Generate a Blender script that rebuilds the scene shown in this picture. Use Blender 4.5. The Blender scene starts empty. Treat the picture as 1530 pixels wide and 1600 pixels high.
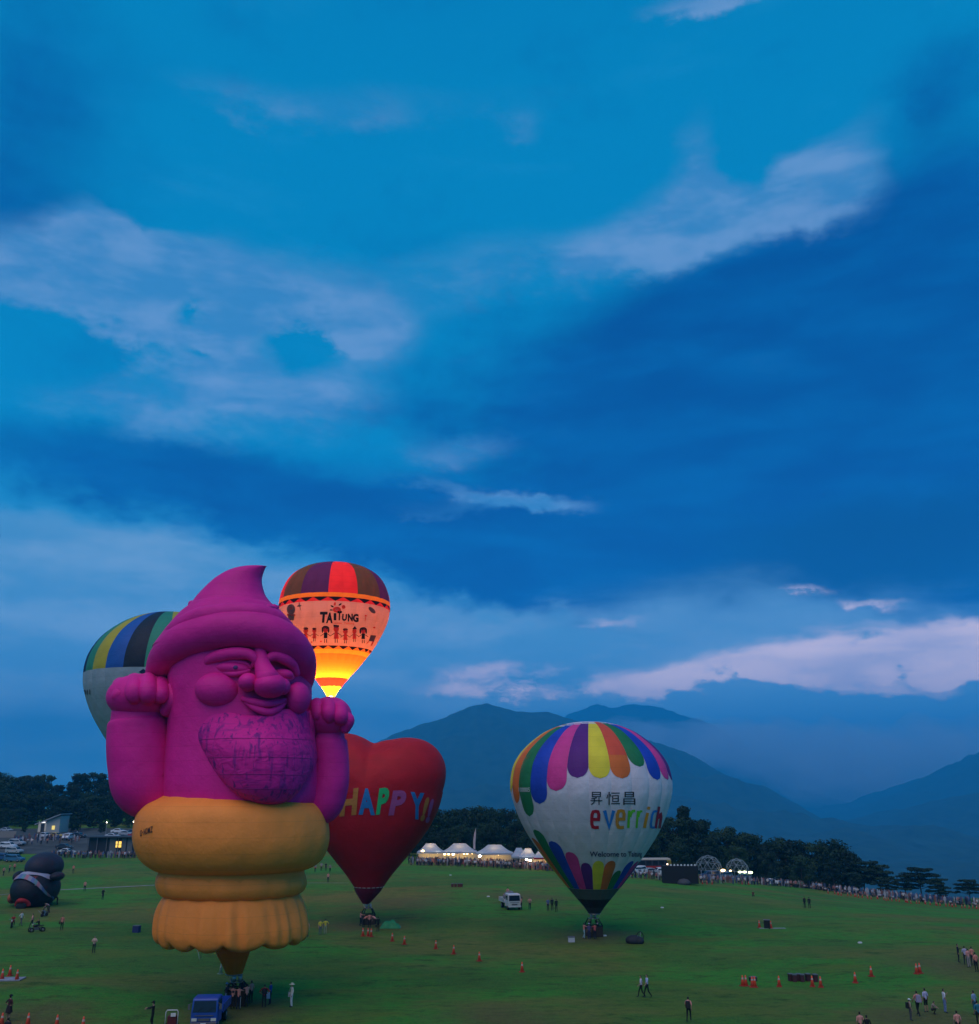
import bpy, bmesh, math, random
import numpy as np
from mathutils import Vector, Matrix, noise as mnoise
from mathutils.bvhtree import BVHTree
random.seed(7); np.random.seed(7)
S = bpy.context.scene
HAZE = .00018                                   # density of the air, per metre
C = S.collection
PI = math.pi
# ------------------------------------------------------------------ camera
F = 1500.0; HOR = 1235.0; CH = 16.0            # focal length in photo pixels, horizon row, eye height
TH = math.atan((HOR-800)/F)
cam = bpy.data.cameras.new('camera'); camo = bpy.data.objects.new('camera', cam); C.objects.link(camo)
camo.location = (0, 0, CH); camo.rotation_euler = (PI/2+TH, 0, 0)
cam.sensor_fit = 'HORIZONTAL'; cam.sensor_width = 36; cam.lens = 36*F/1530; cam.clip_start = .5; cam.clip_end = 40000
S.camera = camo
# ------------------------------------------------------------------ view, sun
S.view_settings.view_transform = 'Standard'; S.view_settings.look = 'None'
S.view_settings.exposure = 0; S.view_settings.gamma = 1; S.view_settings.use_curve_mapping = False
S.render.engine = 'CYCLES'
cy = S.cycles
cy.max_bounces = 6; cy.diffuse_bounces = 3; cy.glossy_bounces = 2; cy.transmission_bounces = 4; cy.transparent_max_bounces = 8; cy.volume_bounces = 2
cy.use_denoising = True; cy.caustics_reflective = False; cy.caustics_refractive = False
cy.sample_clamp_indirect = 6
SUN_EL, SUN_AZ = math.radians(58), math.radians(200)      # azimuth clockwise from +Y: behind the camera, a little to the left
sl = bpy.data.lights.new('sun', 'SUN'); sl.energy = 1.8; sl.angle = math.radians(66); sl.color = (1, .76, .70)
so = bpy.data.objects.new('sun', sl); C.objects.link(so)
sd = Vector((math.sin(SUN_AZ)*math.cos(SUN_EL), math.cos(SUN_AZ)*math.cos(SUN_EL), math.sin(SUN_EL)))
so.rotation_euler = sd.to_track_quat('Z', 'Y').to_euler()

def lin(r, g, b):
    f = lambda c: c/12.92 if c <= .04045 else ((c+.055)/1.055)**2.4
    return (f(r/255), f(g/255), f(b/255))
def ray(px, py):
    u = (px-765)/F; v = (800-py)/F
    return Vector((u, math.cos(TH)-v*math.sin(TH), math.sin(TH)+v*math.cos(TH)))
def P(px, py, Y):
    d = ray(px, py); return Vector((0, 0, CH)) + d*(Y/d.y)
def mpp(py, Y): return Y/ray(765, py).y/F                  # metres per photo pixel
def project(p):
    q = Vector(p)-Vector((0, 0, CH)); c, s = math.cos(TH), math.sin(TH)
    w = q.y*c+q.z*s; v = -q.y*s+q.z*c
    return 765+F*q.x/w, 800-F*v/w
# ------------------------------------------------------------------ sky
W = bpy.data.worlds.new('World'); S.world = W; W.use_nodes = True
nt = W.node_tree; nt.nodes.clear()
class E:
    def __init__(s, v): s.v = v
    def __add__(a, b): return mth('ADD', a, b)
    def __radd__(a, b): return mth('ADD', b, a)
    def __sub__(a, b): return mth('SUBTRACT', a, b)
    def __rsub__(a, b): return mth('SUBTRACT', b, a)
    def __mul__(a, b): return mth('MULTIPLY', a, b)
    def __rmul__(a, b): return mth('MULTIPLY', b, a)
    def __truediv__(a, b): return mth('DIVIDE', a, b)
def setin(tree, sock, v):
    if isinstance(v, E): v = v.v
    if hasattr(v, 'is_linked'): tree.links.new(v, sock)
    else: sock.default_value = v
def mth(op, *a, clamp=False, tree=None):
    n = nt.nodes.new('ShaderNodeMath'); n.operation = op; n.use_clamp = clamp
    for i, x in enumerate(a): setin(nt, n.inputs[i], x)
    return E(n.outputs[0])
def comb(x, y, z):
    n = nt.nodes.new('ShaderNodeCombineXYZ')
    for i, q in enumerate((x, y, z)): setin(nt, n.inputs[i], q)
    return E(n.outputs[0])
def nz(vec, scale, detail=5, rough=.55, dist=0):
    n = nt.nodes.new('ShaderNodeTexNoise'); setin(nt, n.inputs['Vector'], vec)
    n.inputs['Scale'].default_value = scale; n.inputs['Detail'].default_value = detail
    n.inputs['Roughness'].default_value = rough; n.inputs['Distortion'].default_value = dist
    return E(n.outputs['Fac'])
def sstep(x, a, b):
    n = nt.nodes.new('ShaderNodeMapRange'); n.interpolation_type = 'SMOOTHSTEP'
    setin(nt, n.inputs[0], x); n.inputs[1].default_value = a; n.inputs[2].default_value = b
    return E(n.outputs[0])
def cmix(f, a, b):
    n = nt.nodes.new('ShaderNodeMix'); n.data_type = 'RGBA'
    setin(nt, n.inputs[0], f); 
    for s_, q in ((n.inputs[6], a), (n.inputs[7], b)):
        setin(nt, s_, q if isinstance(q, E) else (*q, 1))
    return E(n.outputs[2])
tc = nt.nodes.new('ShaderNodeTexCoord'); sep = nt.nodes.new('ShaderNodeSeparateXYZ'); nt.links.new(tc.outputs['Generated'], sep.inputs[0])
dx, dy, dz = (E(o) for o in sep.outputs)
az0 = mth('ARCTAN2', dx, dy); el0 = mth('ARCSINE', dz)
cv = comb(dx, dy, dz*1.55)                                   # clouds are wider than tall
wa = nz(cv, 3.2, 6); wb = nz(cv*1 if False else comb(dx+3.1, dy, dz*1.7), 3.4, 6)
wc = nz(comb(dx, dy+5.3, dz*1.8), 15, 6, .62)
az = az0 + (wa-.5)*.10 + (wc-.5)*.07
el = el0 + (wb-.5)*.06 + (wc-.5)*.05
fb = nz(cv, 7, 8, .6, .3); fl = nz(comb(dx, dy, dz*4), 7.5, 6, .55, .25)
def ang(px, py):
    d = ray(px, py).normalized(); return math.atan2(d.x, d.y), math.asin(d.z)
def blob(px, py, sx, sy, amp=1.0, rot=0.0, sharp=1.0):
    a, e = ang(px, py); k = 1/math.cos(e)/F
    c, s_ = math.cos(math.radians(rot)), math.sin(math.radians(rot))
    ax = (az-a)*(math.cos(e)*F); ey = (el-e)*F
    u = (ax*c+ey*s_)*(1/sx); v = (ey*c-ax*s_)*(1/sy)
    q = u*u+v*v
    if sharp != 1: q = mth('POWER', q, sharp)
    return mth('MULTIPLY', mth('POWER', 2.71828, q*-1), amp)
def acc(lst):
    t = None
    for b in lst:
        g = blob(*b); t = g if t is None else t+g
    return t
nish = nt.nodes.new('ShaderNodeTexSky'); nish.sky_type = 'NISHITA'; nish.sun_disc = False
nish.sun_elevation = SUN_EL; nish.sun_rotation = SUN_AZ
# blue of the clear gaps by height, pale towards the horizon
hi = sstep(el, math.radians(4), math.radians(19))
col = cmix(hi, lin(80, 142, 188), lin(0, 132, 188))
col = cmix(sstep(el, math.radians(36), math.radians(50))*.7, col, lin(0, 122, 180))
puff = (fb-.5)*.9 + (wc-.5)*.95                              # ragged cloud edges
col = cmix(sstep((fb-.5)*1.2+(wc-.5)*.4, .0, .32)*.5*hi, col, lin(0, 106, 168))
col = cmix(sstep((fl-.5)*1.2-(fb-.5)*.6, .02, .4)*.35, col, lin(30, 142, 200))
# grey-blue decks
dark = acc([(1180,560,470,175,1.25,6,1.4),(1500,430,160,130,.9),(1560,560,270,330,.8),(1330,800,460,150,1.1,0,1.3),(1000,900,380,72,.95,-5),
            (330,760,560,66,.85,-4,1.3),(20,130,230,170,.6),(-40,330,190,90,.55),(1500,100,80,50,.35),(780,860,380,60,.7,-6),(560,640,120,30,.3)])
dm = sstep(dark + puff*.5, .15, .95)
dcol = cmix(sstep(fl, .3, .75), lin(0, 66, 138), lin(0, 88, 158))
col = cmix(dm, col, dcol)
slate = acc([(1420,850,350,85,1.0,0,1.4),(1100,935,280,28,.5)])
col = cmix(sstep(slate+(fl-.5)*.4, .1, 1.2), col, lin(0, 58, 116))
# low pale deck above the horizon
pale = acc([(150,900,450,86,1.05,-5,2),(500,1000,520,74,1.0,-3,1.6),(980,1020,420,60,.95,-3,1.5),(1350,985,330,48,.6,-4),(300,1120,900,120,1.0,0,1.4)])
col = cmix(sstep(pale+(fl-.5)*.5+puff*.2, .12, 1.0)*.75, col, cmix(sstep(fl+ (wc-.5)*.5, .3, .75), lin(84, 142, 186), lin(132, 168, 202)))
# lit cloud patches
bright = acc([(240,455,290,86,1.1,4,1.4),(480,490,135,50,1.0,-10,1.3),(165,358,52,40,1.1),(395,590,190,54,.95,0,1.3),(50,440,120,44,.6),(300,650,300,60,.5),(575,515,56,34,.7,20),
              (1080,350,190,62,1.05,14,1.3),(1275,290,95,62,1.05,0,1.4),(1110,270,48,80,.8),(985,392,140,28,.7),(1310,180,80,40,.5),
              (770,768,140,16,.55,-6),(850,785,90,14,.75,-4),(700,795,140,14,.4),(740,700,100,30,.45,8),(1125,-4,95,18,1.0),(700,420,150,60,.45,20),(640,150,330,40,.3),(795,205,32,26,.45),(440,160,160,30,.35)])
holes = acc([(462,545,62,32,1.3,8),(290,496,22,26,.9),(305,560,26,12,.75),(100,545,130,36,.8),(1168,268,38,50,1.1,10),(1260,205,70,28,.8,15),(215,325,80,26,.55,-20)])
bm_ = sstep(bright*(puff*1.0+1.0)-holes, .16, .95)
col = cmix(bm_*.88, col, cmix(sstep(fl+(wc-.5)*.6, .35, .7), lin(62, 134, 192), lin(112, 156, 206)))
# grey-blue bank by the mountains and the pink gap of the afterglow
bank = acc([(1180,965,270,52,.85,-4),(1260,1130,380,52,1.15,0,1.6),(1040,1130,220,34,.6)])
pink = acc([(1370,1038,270,46,1.3,4,1.6),(1090,1066,130,32,1.0,6),(985,1075,100,22,.7),(790,1045,110,17,1.0),(770,1074,110,15,.9),(830,1060,60,8,.6),(1500,1010,130,34,1.0),(960,968,70,10,.5),(1270,930,60,10,.6),(1370,945,50,10,.5)])
ph = acc([(1130,1082,95,30,1.15),(1225,1092,60,20,.8),(1300,1114,120,14,.5),(1330,1068,110,7,.55),(1420,1050,60,6,.4),(1180,1042,40,6,.4),(1475,1070,70,6,.4)])
col = cmix(sstep(bank+(fl-.5)*.7+puff*.4, .1, 1.05)*.75, col, lin(92, 146, 190))
col = cmix(sstep(pink*((fl-.5)*2.4+(wc-.5)*3.2+1.0)-ph, .2, 1.05)*.9, col, cmix(sstep(fl,.35,.65), lin(196,188,212), lin(246, 222, 232)))
ns = nt.nodes.new('ShaderNodeMix'); ns.data_type = 'RGBA'; ns.blend_type = 'ADD'; ns.inputs[0].default_value = .0015
nt.links.new(col.v, ns.inputs[6]); nt.links.new(nish.outputs[0], ns.inputs[7])
# the air is brighter low down
boost = mth('MULTIPLY_ADD', mth('POWER', 2.71828, mth('MULTIPLY', mth('MAXIMUM', el0, 0.0), -1/math.radians(9))), 1.8, 1.03)
bs = nt.nodes.new('ShaderNodeVectorMath'); bs.operation = 'SCALE'; nt.links.new(ns.outputs[2], bs.inputs[0]); nt.links.new(boost.v, bs.inputs['Scale'])
# below the horizon: the dim ground colour
gm = cmix(sstep(el0, -.06, .0), lin(30, 60, 70), E(bs.outputs[0]))
bg = nt.nodes.new('ShaderNodeBackground'); bg.inputs[1].default_value = 1.0
nt.links.new(gm.v, bg.inputs[0])
wo = nt.nodes.new('ShaderNodeOutputWorld'); nt.links.new(bg.outputs[0], wo.inputs[0])
W.cycles.sampling_method = 'MANUAL'; W.cycles.sample_map_resolution = 512
# ------------------------------------------------------------------ materials
MATS = {}
def new_mat(name):
    m = bpy.data.materials.new(name); m.use_nodes = True
    t = m.node_tree; t.nodes.clear()
    return m, t
def mat(name, col, rough=.7, var=.12, scale=6, bump=0, prop=None, metal=0, emit=None, trans=0, spec=.3, stretch=None):
    """painted / cloth / metal surface: base colour with fine procedural variation"""
    if name in MATS: return MATS[name]
    m, t = new_mat(name); N = t.nodes; L = t.links
    o = N.new('ShaderNodeOutputMaterial'); b = N.new('ShaderNodeBsdfPrincipled')
    b.inputs['Roughness'].default_value = rough; b.inputs['Metallic'].default_value = metal
    b.inputs['Specular IOR Level'].default_value = spec
    tc = N.new('ShaderNodeTexCoord'); mp = N.new('ShaderNodeMapping'); L.new(tc.outputs['Object'], mp.inputs[0])
    if stretch: mp.inputs['Scale'].default_value = stretch
    n = N.new('ShaderNodeTexNoise'); n.inputs['Scale'].default_value = scale; n.inputs['Detail'].default_value = 4
    L.new(mp.outputs[0], n.inputs['Vector'])
    r = N.new('ShaderNodeMapRange'); r.inputs[3].default_value = 1-var; r.inputs[4].default_value = 1+var
    r.inputs[1].default_value = .3; r.inputs[2].default_value = .7
    L.new(n.outputs['Fac'], r.inputs[0])
    v = N.new('ShaderNodeVectorMath'); v.operation = 'SCALE'; L.new(r.outputs[0], v.inputs['Scale'])
    if prop:
        a = N.new('ShaderNodeAttribute'); a.attribute_type = 'OBJECT'; a.attribute_name = prop; L.new(a.outputs['Color'], v.inputs[0])
    else: v.inputs[0].default_value = col
    L.new(v.outputs[0], b.inputs['Base Color'])
    if bump:
        bp = N.new('ShaderNodeBump'); bp.inputs['Strength'].default_value = bump; bp.inputs['Distance'].default_value = .05
        L.new(n.outputs['Fac'], bp.inputs['Height']); L.new(bp.outputs[0], b.inputs['Normal'])
    last = b
    if trans:
        tr = N.new('ShaderNodeBsdfTranslucent'); L.new(v.outputs[0], tr.inputs['Color'])
        mx = N.new('ShaderNodeMixShader'); mx.inputs[0].default_value = trans
        L.new(b.outputs[0], mx.inputs[1]); L.new(tr.outputs[0], mx.inputs[2]); last = mx
    if emit:
        b.inputs['Emission Color'].default_value = (*emit[0], 1); b.inputs['Emission Strength'].default_value = emit[1]
    L.new(last.outputs[0], o.inputs[0]); MATS[name] = m
    return m
def fabric(name, col, trans=.0, var=.10):
    """balloon nylon: faint horizontal panel tapes, cloth waviness"""
    if name in MATS: return MATS[name]
    m, t = new_mat(name); N = t.nodes; L = t.links
    o = N.new('ShaderNodeOutputMaterial'); b = N.new('ShaderNodeBsdfPrincipled')
    b.inputs['Roughness'].default_value = .62; b.inputs['Specular IOR Level'].default_value = .25
    tc = N.new('ShaderNodeTexCoord'); sx = N.new('ShaderNodeSeparateXYZ'); L.new(tc.outputs['Object'], sx.inputs[0])
    n = N.new('ShaderNodeTexNoise'); n.inputs['Scale'].default_value = .55; n.inputs['Detail'].default_value = 6; L.new(tc.outputs['Object'], n.inputs['Vector'])
    n2 = N.new('ShaderNodeTexNoise'); n2.inputs['Scale'].default_value = 5; n2.inputs['Detail'].default_value = 3; L.new(tc.outputs['Object'], n2.inputs['Vector'])
    # tape line every 1.15 m of height
    f = N.new('ShaderNodeMath'); f.operation = 'MULTIPLY'; f.inputs[1].default_value = 1/1.15; L.new(sx.outputs[2], f.inputs[0])
    fr = N.new('ShaderNodeMath'); fr.operation = 'FRACT'; L.new(f.outputs[0], fr.inputs[0])
    lt = N.new('ShaderNodeMath'); lt.operation = 'LESS_THAN'; lt.inputs[1].default_value = .05; L.new(fr.outputs[0], lt.inputs[0])
    r = N.new('ShaderNodeMapRange'); r.inputs[1].default_value = .3; r.inputs[2].default_value = .7; r.inputs[3].default_value = 1-var; r.inputs[4].default_value = 1+var
    L.new(n.outputs['Fac'], r.inputs[0])
    k = N.new('ShaderNodeMath'); k.operation = 'MULTIPLY_ADD'; k.inputs[1].default_value = -.10; L.new(lt.outputs[0], k.inputs[0]); L.new(r.outputs[0], k.inputs[2])
    v = N.new('ShaderNodeVectorMath'); v.operation = 'SCALE'; v.inputs[0].default_value = col; L.new(k.outputs[0], v.inputs['Scale'])
    L.new(v.outputs[0], b.inputs['Base Color'])
    ad = N.new('ShaderNodeMath'); ad.operation = 'MULTIPLY_ADD'; ad.inputs[1].default_value = .15; L.new(n2.outputs['Fac'], ad.inputs[0]); L.new(n.outputs['Fac'], ad.inputs[2])
    bp = N.new('ShaderNodeBump'); bp.inputs['Strength'].default_value = .5; bp.inputs['Distance'].default_value = .32; L.new(ad.outputs[0], bp.inputs['Height']); L.new(bp.outputs[0], b.inputs['Normal'])
    last = b
    if trans:
        tr = N.new('ShaderNodeBsdfTranslucent'); L.new(v.outputs[0], tr.inputs['Color'])
        mx = N.new('ShaderNodeMixShader'); mx.inputs[0].default_value = trans
        L.new(b.outputs[0], mx.inputs[1]); L.new(tr.outputs[0], mx.inputs[2]); last = mx
    L.new(last.outputs[0], o.inputs[0]); MATS[name] = m
    return m
def glow(name, col, strength):
    if name in MATS: return MATS[name]
    m, t = new_mat(name); o = t.nodes.new('ShaderNodeOutputMaterial'); e = t.nodes.new('ShaderNodeEmission')
    e.inputs[0].default_value = (*col, 1); e.inputs[1].default_value = strength; t.links.new(e.outputs[0], o.inputs[0]); MATS[name] = m
    return m
# ------------------------------------------------------------------ mesh helpers
def mk(name, verts, faces, m, parent=None, smooth=True, idx=None, link=True):
    me = bpy.data.meshes.new(name); me.from_pydata([tuple(v) for v in verts], [], faces)
    for q in (m if isinstance(m, (list, tuple)) else [m]): me.materials.append(q)
    if idx is not None: me.polygons.foreach_set('material_index', idx)
    me.polygons.foreach_set('use_smooth', [smooth]*len(me.polygons)); me.update()
    o = bpy.data.objects.new(name, me)
    if link: C.objects.link(o)
    if parent: o.parent = parent
    return o
class MB:
    """collects simple shapes into one mesh"""
    def __init__(s): s.v = []; s.f = []; s.i = []; s.m = 0
    def add(s, v, f):
        k = len(s.v); s.v += [tuple(q) for q in v]; s.f += [tuple(a+k for a in q) for q in f]; s.i += [s.m]*len(f); return s
    def box(s, c, d, rz=0, taper=1.0, taper_y=None):
        ty = taper if taper_y is None else taper_y
        x, y, z = d[0]/2, d[1]/2, d[2]/2; M = Matrix.Rotation(rz, 3, 'Z'); c = Vector(c)
        v = [M@Vector((a*x*(taper if q > 0 else 1), b*y*(ty if q > 0 else 1), q*z))+c for q in (-1, 1) for a, b in ((-1,-1),(1,-1),(1,1),(-1,1))]
        return s.add(v, [(3,2,1,0),(4,5,6,7),(0,1,5,4),(1,2,6,5),(2,3,7,6),(3,0,4,7)])
    def tube(s, pts, r, n=8, closed=False, cap=True):
        pts = [Vector(p) for p in pts]; R = r if isinstance(r, (list, tuple)) else [r]*len(pts); m = len(pts); v = []; f = []
        up = None
        for i, p in enumerate(pts):
            a = pts[(i-1) % m] if (closed or i > 0) else p; b = pts[(i+1) % m] if (closed or i < m-1) else p
            t = (b-a).normalized()
            if up is None:
                up = Vector((0, 0, 1)) if abs(t.z) < .9 else Vector((0, 1, 0))
            x = (up - t*up.dot(t)).normalized(); up = x; y = t.cross(x)
            for k in range(n):
                q = 2*PI*k/n; v.append(p+(x*math.cos(q)+y*math.sin(q))*R[i])
        for i in range(m if closed else m-1):
            j = (i+1) % m
            for k in range(n): f.append((i*n+k, i*n+(k+1) % n, j*n+(k+1) % n, j*n+k))
        if cap and not closed: f += [tuple(range(n))[::-1], tuple((m-1)*n+k for k in range(n))]
        return s.add(v, f)
    def lathe(s, prof, c=(0, 0, 0), n=16, cap=True):
        v = []; f = []; m = len(prof)
        for r, z in prof:
            for k in range(n): q = 2*PI*k/n; v.append((c[0]+r*math.cos(q), c[1]+r*math.sin(q), c[2]+z))
        for i in range(m-1):
            for k in range(n): f.append((i*n+k, i*n+(k+1) % n, (i+1)*n+(k+1) % n, (i+1)*n+k))
        if cap: f += [tuple(range(n))[::-1], tuple((m-1)*n+k for k in range(n))]
        return s.add(v, f)
    def ell(s, c, r, n=16, m=10, rot=None):
        v = []; f = []; c = Vector(c)
        for i in range(m+1):
            a = PI*i/m
            for k in range(n):
                q = 2*PI*k/n; p = Vector((r[0]*math.sin(a)*math.cos(q), r[1]*math.sin(a)*math.sin(q), r[2]*math.cos(a)))
                if rot: p = rot@p
                v.append(c+p)
        for i in range(m):
            for k in range(n): f.append((i*n+k, (i+1)*n+k, (i+1)*n+(k+1) % n, i*n+(k+1) % n))
        return s.add(v, f)
    def build(s, name, m, parent=None, smooth=False, link=True):
        return mk(name, s.v, s.f, m, parent, smooth, s.i if isinstance(m, (list, tuple)) else None, link)
def tag(o, label, cat, group=None):
    o['label'] = label; o['category'] = cat
    if group: o['group'] = group
    return o
def thing(name, label, cat, loc=(0, 0, 0), rz=0, group=None):
    o = bpy.data.objects.new(name, None); C.objects.link(o); o.empty_display_size = .3
    o.location = loc; o.rotation_euler = (0, 0, rz)
    return tag(o, label, cat, group)
KIDS = {}
def tree_of(o):
    return [c for c in bpy.data.objects if c.parent == o]
def copy_tree(o, loc, rz=0, label=None, scale=None, kids=None):
    r = o.copy(); C.objects.link(r); r.location = loc; r.rotation_euler = (0, 0, rz)
    if label: r['label'] = label
    if scale: r.scale = scale if hasattr(scale, '__len__') else (scale,)*3
    if kids is None:
        if o.name not in KIDS: KIDS[o.name] = [(k, tree_of(k)) for k in tree_of(o)]
        kids = KIDS[o.name]
    for k, sub in kids:
        c = k.copy(); C.objects.link(c); c.parent = r
        for q in sub:
            d = q.copy(); C.objects.link(d); d.parent = c
    return r
def struct(o): o['kind'] = 'structure'; return o
def ss(x, a, b):
    t = min(1, max(0, (x-a)/(b-a))); return t*t*(3-2*t)
def ssn(x, a, b):
    t = np.clip((x-a)/(b-a), 0, 1); return t*t*(3-2*t)
# ------------------------------------------------------------------ terrain
def terr(x, y):
    x = np.asarray(x, float); y = np.asarray(y, float)
    z = 14.3*(1-ssn(y, 0, 65)) 
    right = ssn(x, 5, 112)
    z = z - 9*right*ssn(y, 105, 232)
    left = 1-ssn(x, -65, -5)
    z = z + left*(3.2*ssn(y, 256, 300)+5*ssn(y, 320, 430))
    z = z - 26*right*ssn(y, 246, 330)
    z = z - (95+90*ssn(x, -200, 500))*ssn(y, 440, 1100)
    z = z + .35*np.sin(x*.045+1.3)*np.sin(y*.05)*ssn(y, 70, 90)*(1-ssn(y, 160, 300)) + .12*np.sin(x*.16+y*.05)*np.sin(y*.12-x*.03)
    return z
def tz(x, y): return float(terr(x, y))
def gnd(px, py, lift=0.0):
    d = ray(px, py); t = 30.0
    f = lambda t: CH+d.z*t-tz(d.x*t, d.y*t)
    while f(t) > 0 and t < 900: t += 2.0
    a, b = t-2.0, t
    for _ in range(30):
        m = (a+b)/2
        if f(m) > 0: a = m
        else: b = m
    p = d*a; return Vector((p.x, p.y, tz(p.x, p.y)+lift))
def axis(lo, hi, fine_lo, fine_hi, step, growth):
    a = list(np.arange(fine_lo, fine_hi+.1, step)); s_ = step
    while a[-1] < hi: s_ *= growth; a.append(min(hi, a[-1]+s_))
    s_ = step
    while a[0] > lo: s_ *= growth; a.insert(0, max(lo, a[0]-s_))
    return np.array(a)
gx = axis(-11000, 11000, -170, 170, 2.0, 1.16); gy = axis(-900, 15000, 30, 330, 2.0, 1.12)
X, Y = np.meshgrid(gx, gy); Z = terr(X, Y); nx, ny = len(gx), len(gy)
gv = np.stack([X, Y, Z], -1).reshape(-1, 3)
gf = [(j*nx+i, j*nx+i+1, (j+1)*nx+i+1, (j+1)*nx+i) for j in range(ny-1) for i in range(nx-1)]
def grass_mat():
    m, t = new_mat('grass_turf'); N = t.nodes; L = t.links
    o = N.new('ShaderNodeOutputMaterial'); b = N.new('ShaderNodeBsdfPrincipled'); b.inputs['Roughness'].default_value = .9; b.inputs['Specular IOR Level'].default_value = .12
    tc = N.new('ShaderNodeTexCoord')
    def noi(sc, det=5, ro=.6, stretch=None, off=0):
        n = N.new('ShaderNodeTexNoise'); n.inputs['Scale'].default_value = sc; n.inputs['Detail'].default_value = det; n.inputs['Roughness'].default_value = ro
        mp = N.new('ShaderNodeMapping'); L.new(tc.outputs['Object'], mp.inputs[0])
        if stretch: mp.inputs['Scale'].default_value = stretch
        mp.inputs['Location'].default_value = (off, off*.7, 0)
        L.new(mp.outputs[0], n.inputs['Vector']); return n.outputs['Fac']
    def rng(f, a, b_):
        n = N.new('ShaderNodeMapRange'); n.interpolation_type = 'SMOOTHSTEP'; n.inputs[1].default_value = a; n.inputs[2].default_value = b_; L.new(f, n.inputs[0]); return n.outputs[0]
    def mix(f, a, b_):
        n = N.new('ShaderNodeMix'); n.data_type = 'RGBA'
        L.new(f, n.inputs[0]) if hasattr(f, 'is_linked') else setattr(n.inputs[0], 'default_value', f)
        for s_, q in ((n.inputs[6], a), (n.inputs[7], b_)):
            L.new(q, s_) if hasattr(q, 'is_linked') else setattr(s_, 'default_value', (*q, 1))
        return n.outputs[2]
    c = mix(rng(noi(.045, 6, .62), .42, .57), (.046, .170, .022), (.034, .275, .024))
    c = mix(rng(noi(.028, 6, .6, (1, 1.6, 1), 31), .48, .60), c, (.160, .170, .036))      # drier, trodden turf
    c = mix(rng(noi(.11, 6, .6, (.6, 1.5, 1), 12), .50, .66), c, (.110, .185, .022))
    c = mix(rng(noi(.35, 6, .7, (.7, 1.3, 1), 3), .52, .68), c, (.022, .085, .010))
    # worn, brownish ground where crews and trucks stand
    for wx, wy, wr in WORN:
        cx = N.new('ShaderNodeVectorMath'); cx.operation = 'DISTANCE'; cx.inputs[1].default_value = (wx, wy, 0)
        fl = N.new('ShaderNodeVectorMath'); fl.operation = 'MULTIPLY'; fl.inputs[1].default_value = (1, 1, 0); L.new(tc.outputs['Object'], fl.inputs[0]); L.new(fl.outputs[0], cx.inputs[0])
        ad = N.new('ShaderNodeMath'); ad.operation = 'MULTIPLY_ADD'; ad.inputs[1].default_value = wr*1.3; L.new(noi(.16, 5, .65, None, wx), ad.inputs[0]); L.new(cx.outputs['Value'], ad.inputs[2])
        c = mix(rng(ad.outputs[0], wr*1.55, wr*.75), c, (.135, .115, .042))
    c = mix(rng(noi(1.6, 4, .7, (.6, 1, 1)), .35, .75), c, mix(.5, c, (.016, .050, .014)))
    fine = noi(5, 3, .7)
    c = mix(rng(fine, .32, .72), c, mix(.6, c, (.14, .20, .035)))
    L.new(c, b.inputs['Base Color'])
    bp = N.new('ShaderNodeBump'); bp.inputs['Strength'].default_value = 1.0; bp.inputs['Distance'].default_value = .35
    L.new(noi(2.2, 6, .75), bp.inputs['Height']); L.new(bp.outputs[0], b.inputs['Normal'])
    L.new(b.outputs[0], o.inputs[0]); return m
WORN = []
for wpx, wpy, wr in ((370, 1580, 9), (20, 1590, 10), (570, 1448, 9), (928, 1462, 9), (60, 1425, 10), (1440, 1590, 9), (1500, 1510, 10), (820, 1400, 12), (780, 1590, 8), (620, 1410, 14)):
    q = gnd(wpx, wpy); WORN.append((q.x, q.y, wr))
GRASS = grass_mat()
struct(mk('ground', gv, gf, GRASS, smooth=True))
# ------------------------------------------------------------------ mountains
MTN = mat('mountain_forest', (.018, .040, .030), .95, .4, .02, .7)
def mountain(name, pts, Y0, base, depth, seed, jag=1.0):
    Y0 *= 1.7; depth *= 1.7
    n = 260; rows = 36
    pxs = np.linspace(pts[0][0], pts[-1][0], n); rid = np.interp(pxs, [p[0] for p in pts], [p[1] for p in pts])
    k = np.array([1, 2, 3, 2, 1.])/9; rid = np.convolve(np.pad(rid, 2, 'edge'), k, 'valid')
    v = []; f = []
    for j in range(rows):
        t = -1+1.5*j/(rows-1)                                   # -1 front foot, 0 ridge, .5 behind
        for i in range(n):
            p = P(pxs[i], rid[i], Y0); h = p.z-base
            y = Y0+t*depth
            fall = (1-abs(t))**(1.25 if t < 0 else 1)
            q = Vector((p.x*.0022*3000/Y0, y*.0022*3000/Y0, seed*7.3))
            rg = 1-abs(mnoise.noise(q)*2); rg2 = mnoise.fractal(q*4, 1, 2, 4)
            z = base+h*fall + abs(t)**.6*(1-abs(t))*(.85*h*(rg-.75)+.26*h*rg2)
            z += jag*Y0/3000*3.0*mnoise.noise(Vector((p.x, y, 0))*.06*3000/Y0)+jag*Y0/3000*3.2*mnoise.noise(Vector((p.x, y, 5))*.02*3000/Y0)
            v.append((p.x, y, z))
    for j in range(rows-1):
        for i in range(n-1): f.append((j*n+i, j*n+i+1, (j+1)*n+i+1, (j+1)*n+i))
    struct(mk(name, v, f, MTN, smooth=True))
mountain('mountain', [(380,1238),(460,1212),(540,1183),(620,1146),(668,1128),(705,1116),(736,1103),(758,1098),(780,1098),(800,1106),(842,1112),(870,1116),(930,1126),(980,1140),(1020,1156),(1050,1168),(1085,1182),(1120,1203),(1150,1216),(1180,1226),(1206,1240),(1228,1252),(1250,1275),(1272,1291),(1300,1300),(1360,1330),(1420,1360)], 3000, -190, 1500, 1)
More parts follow.
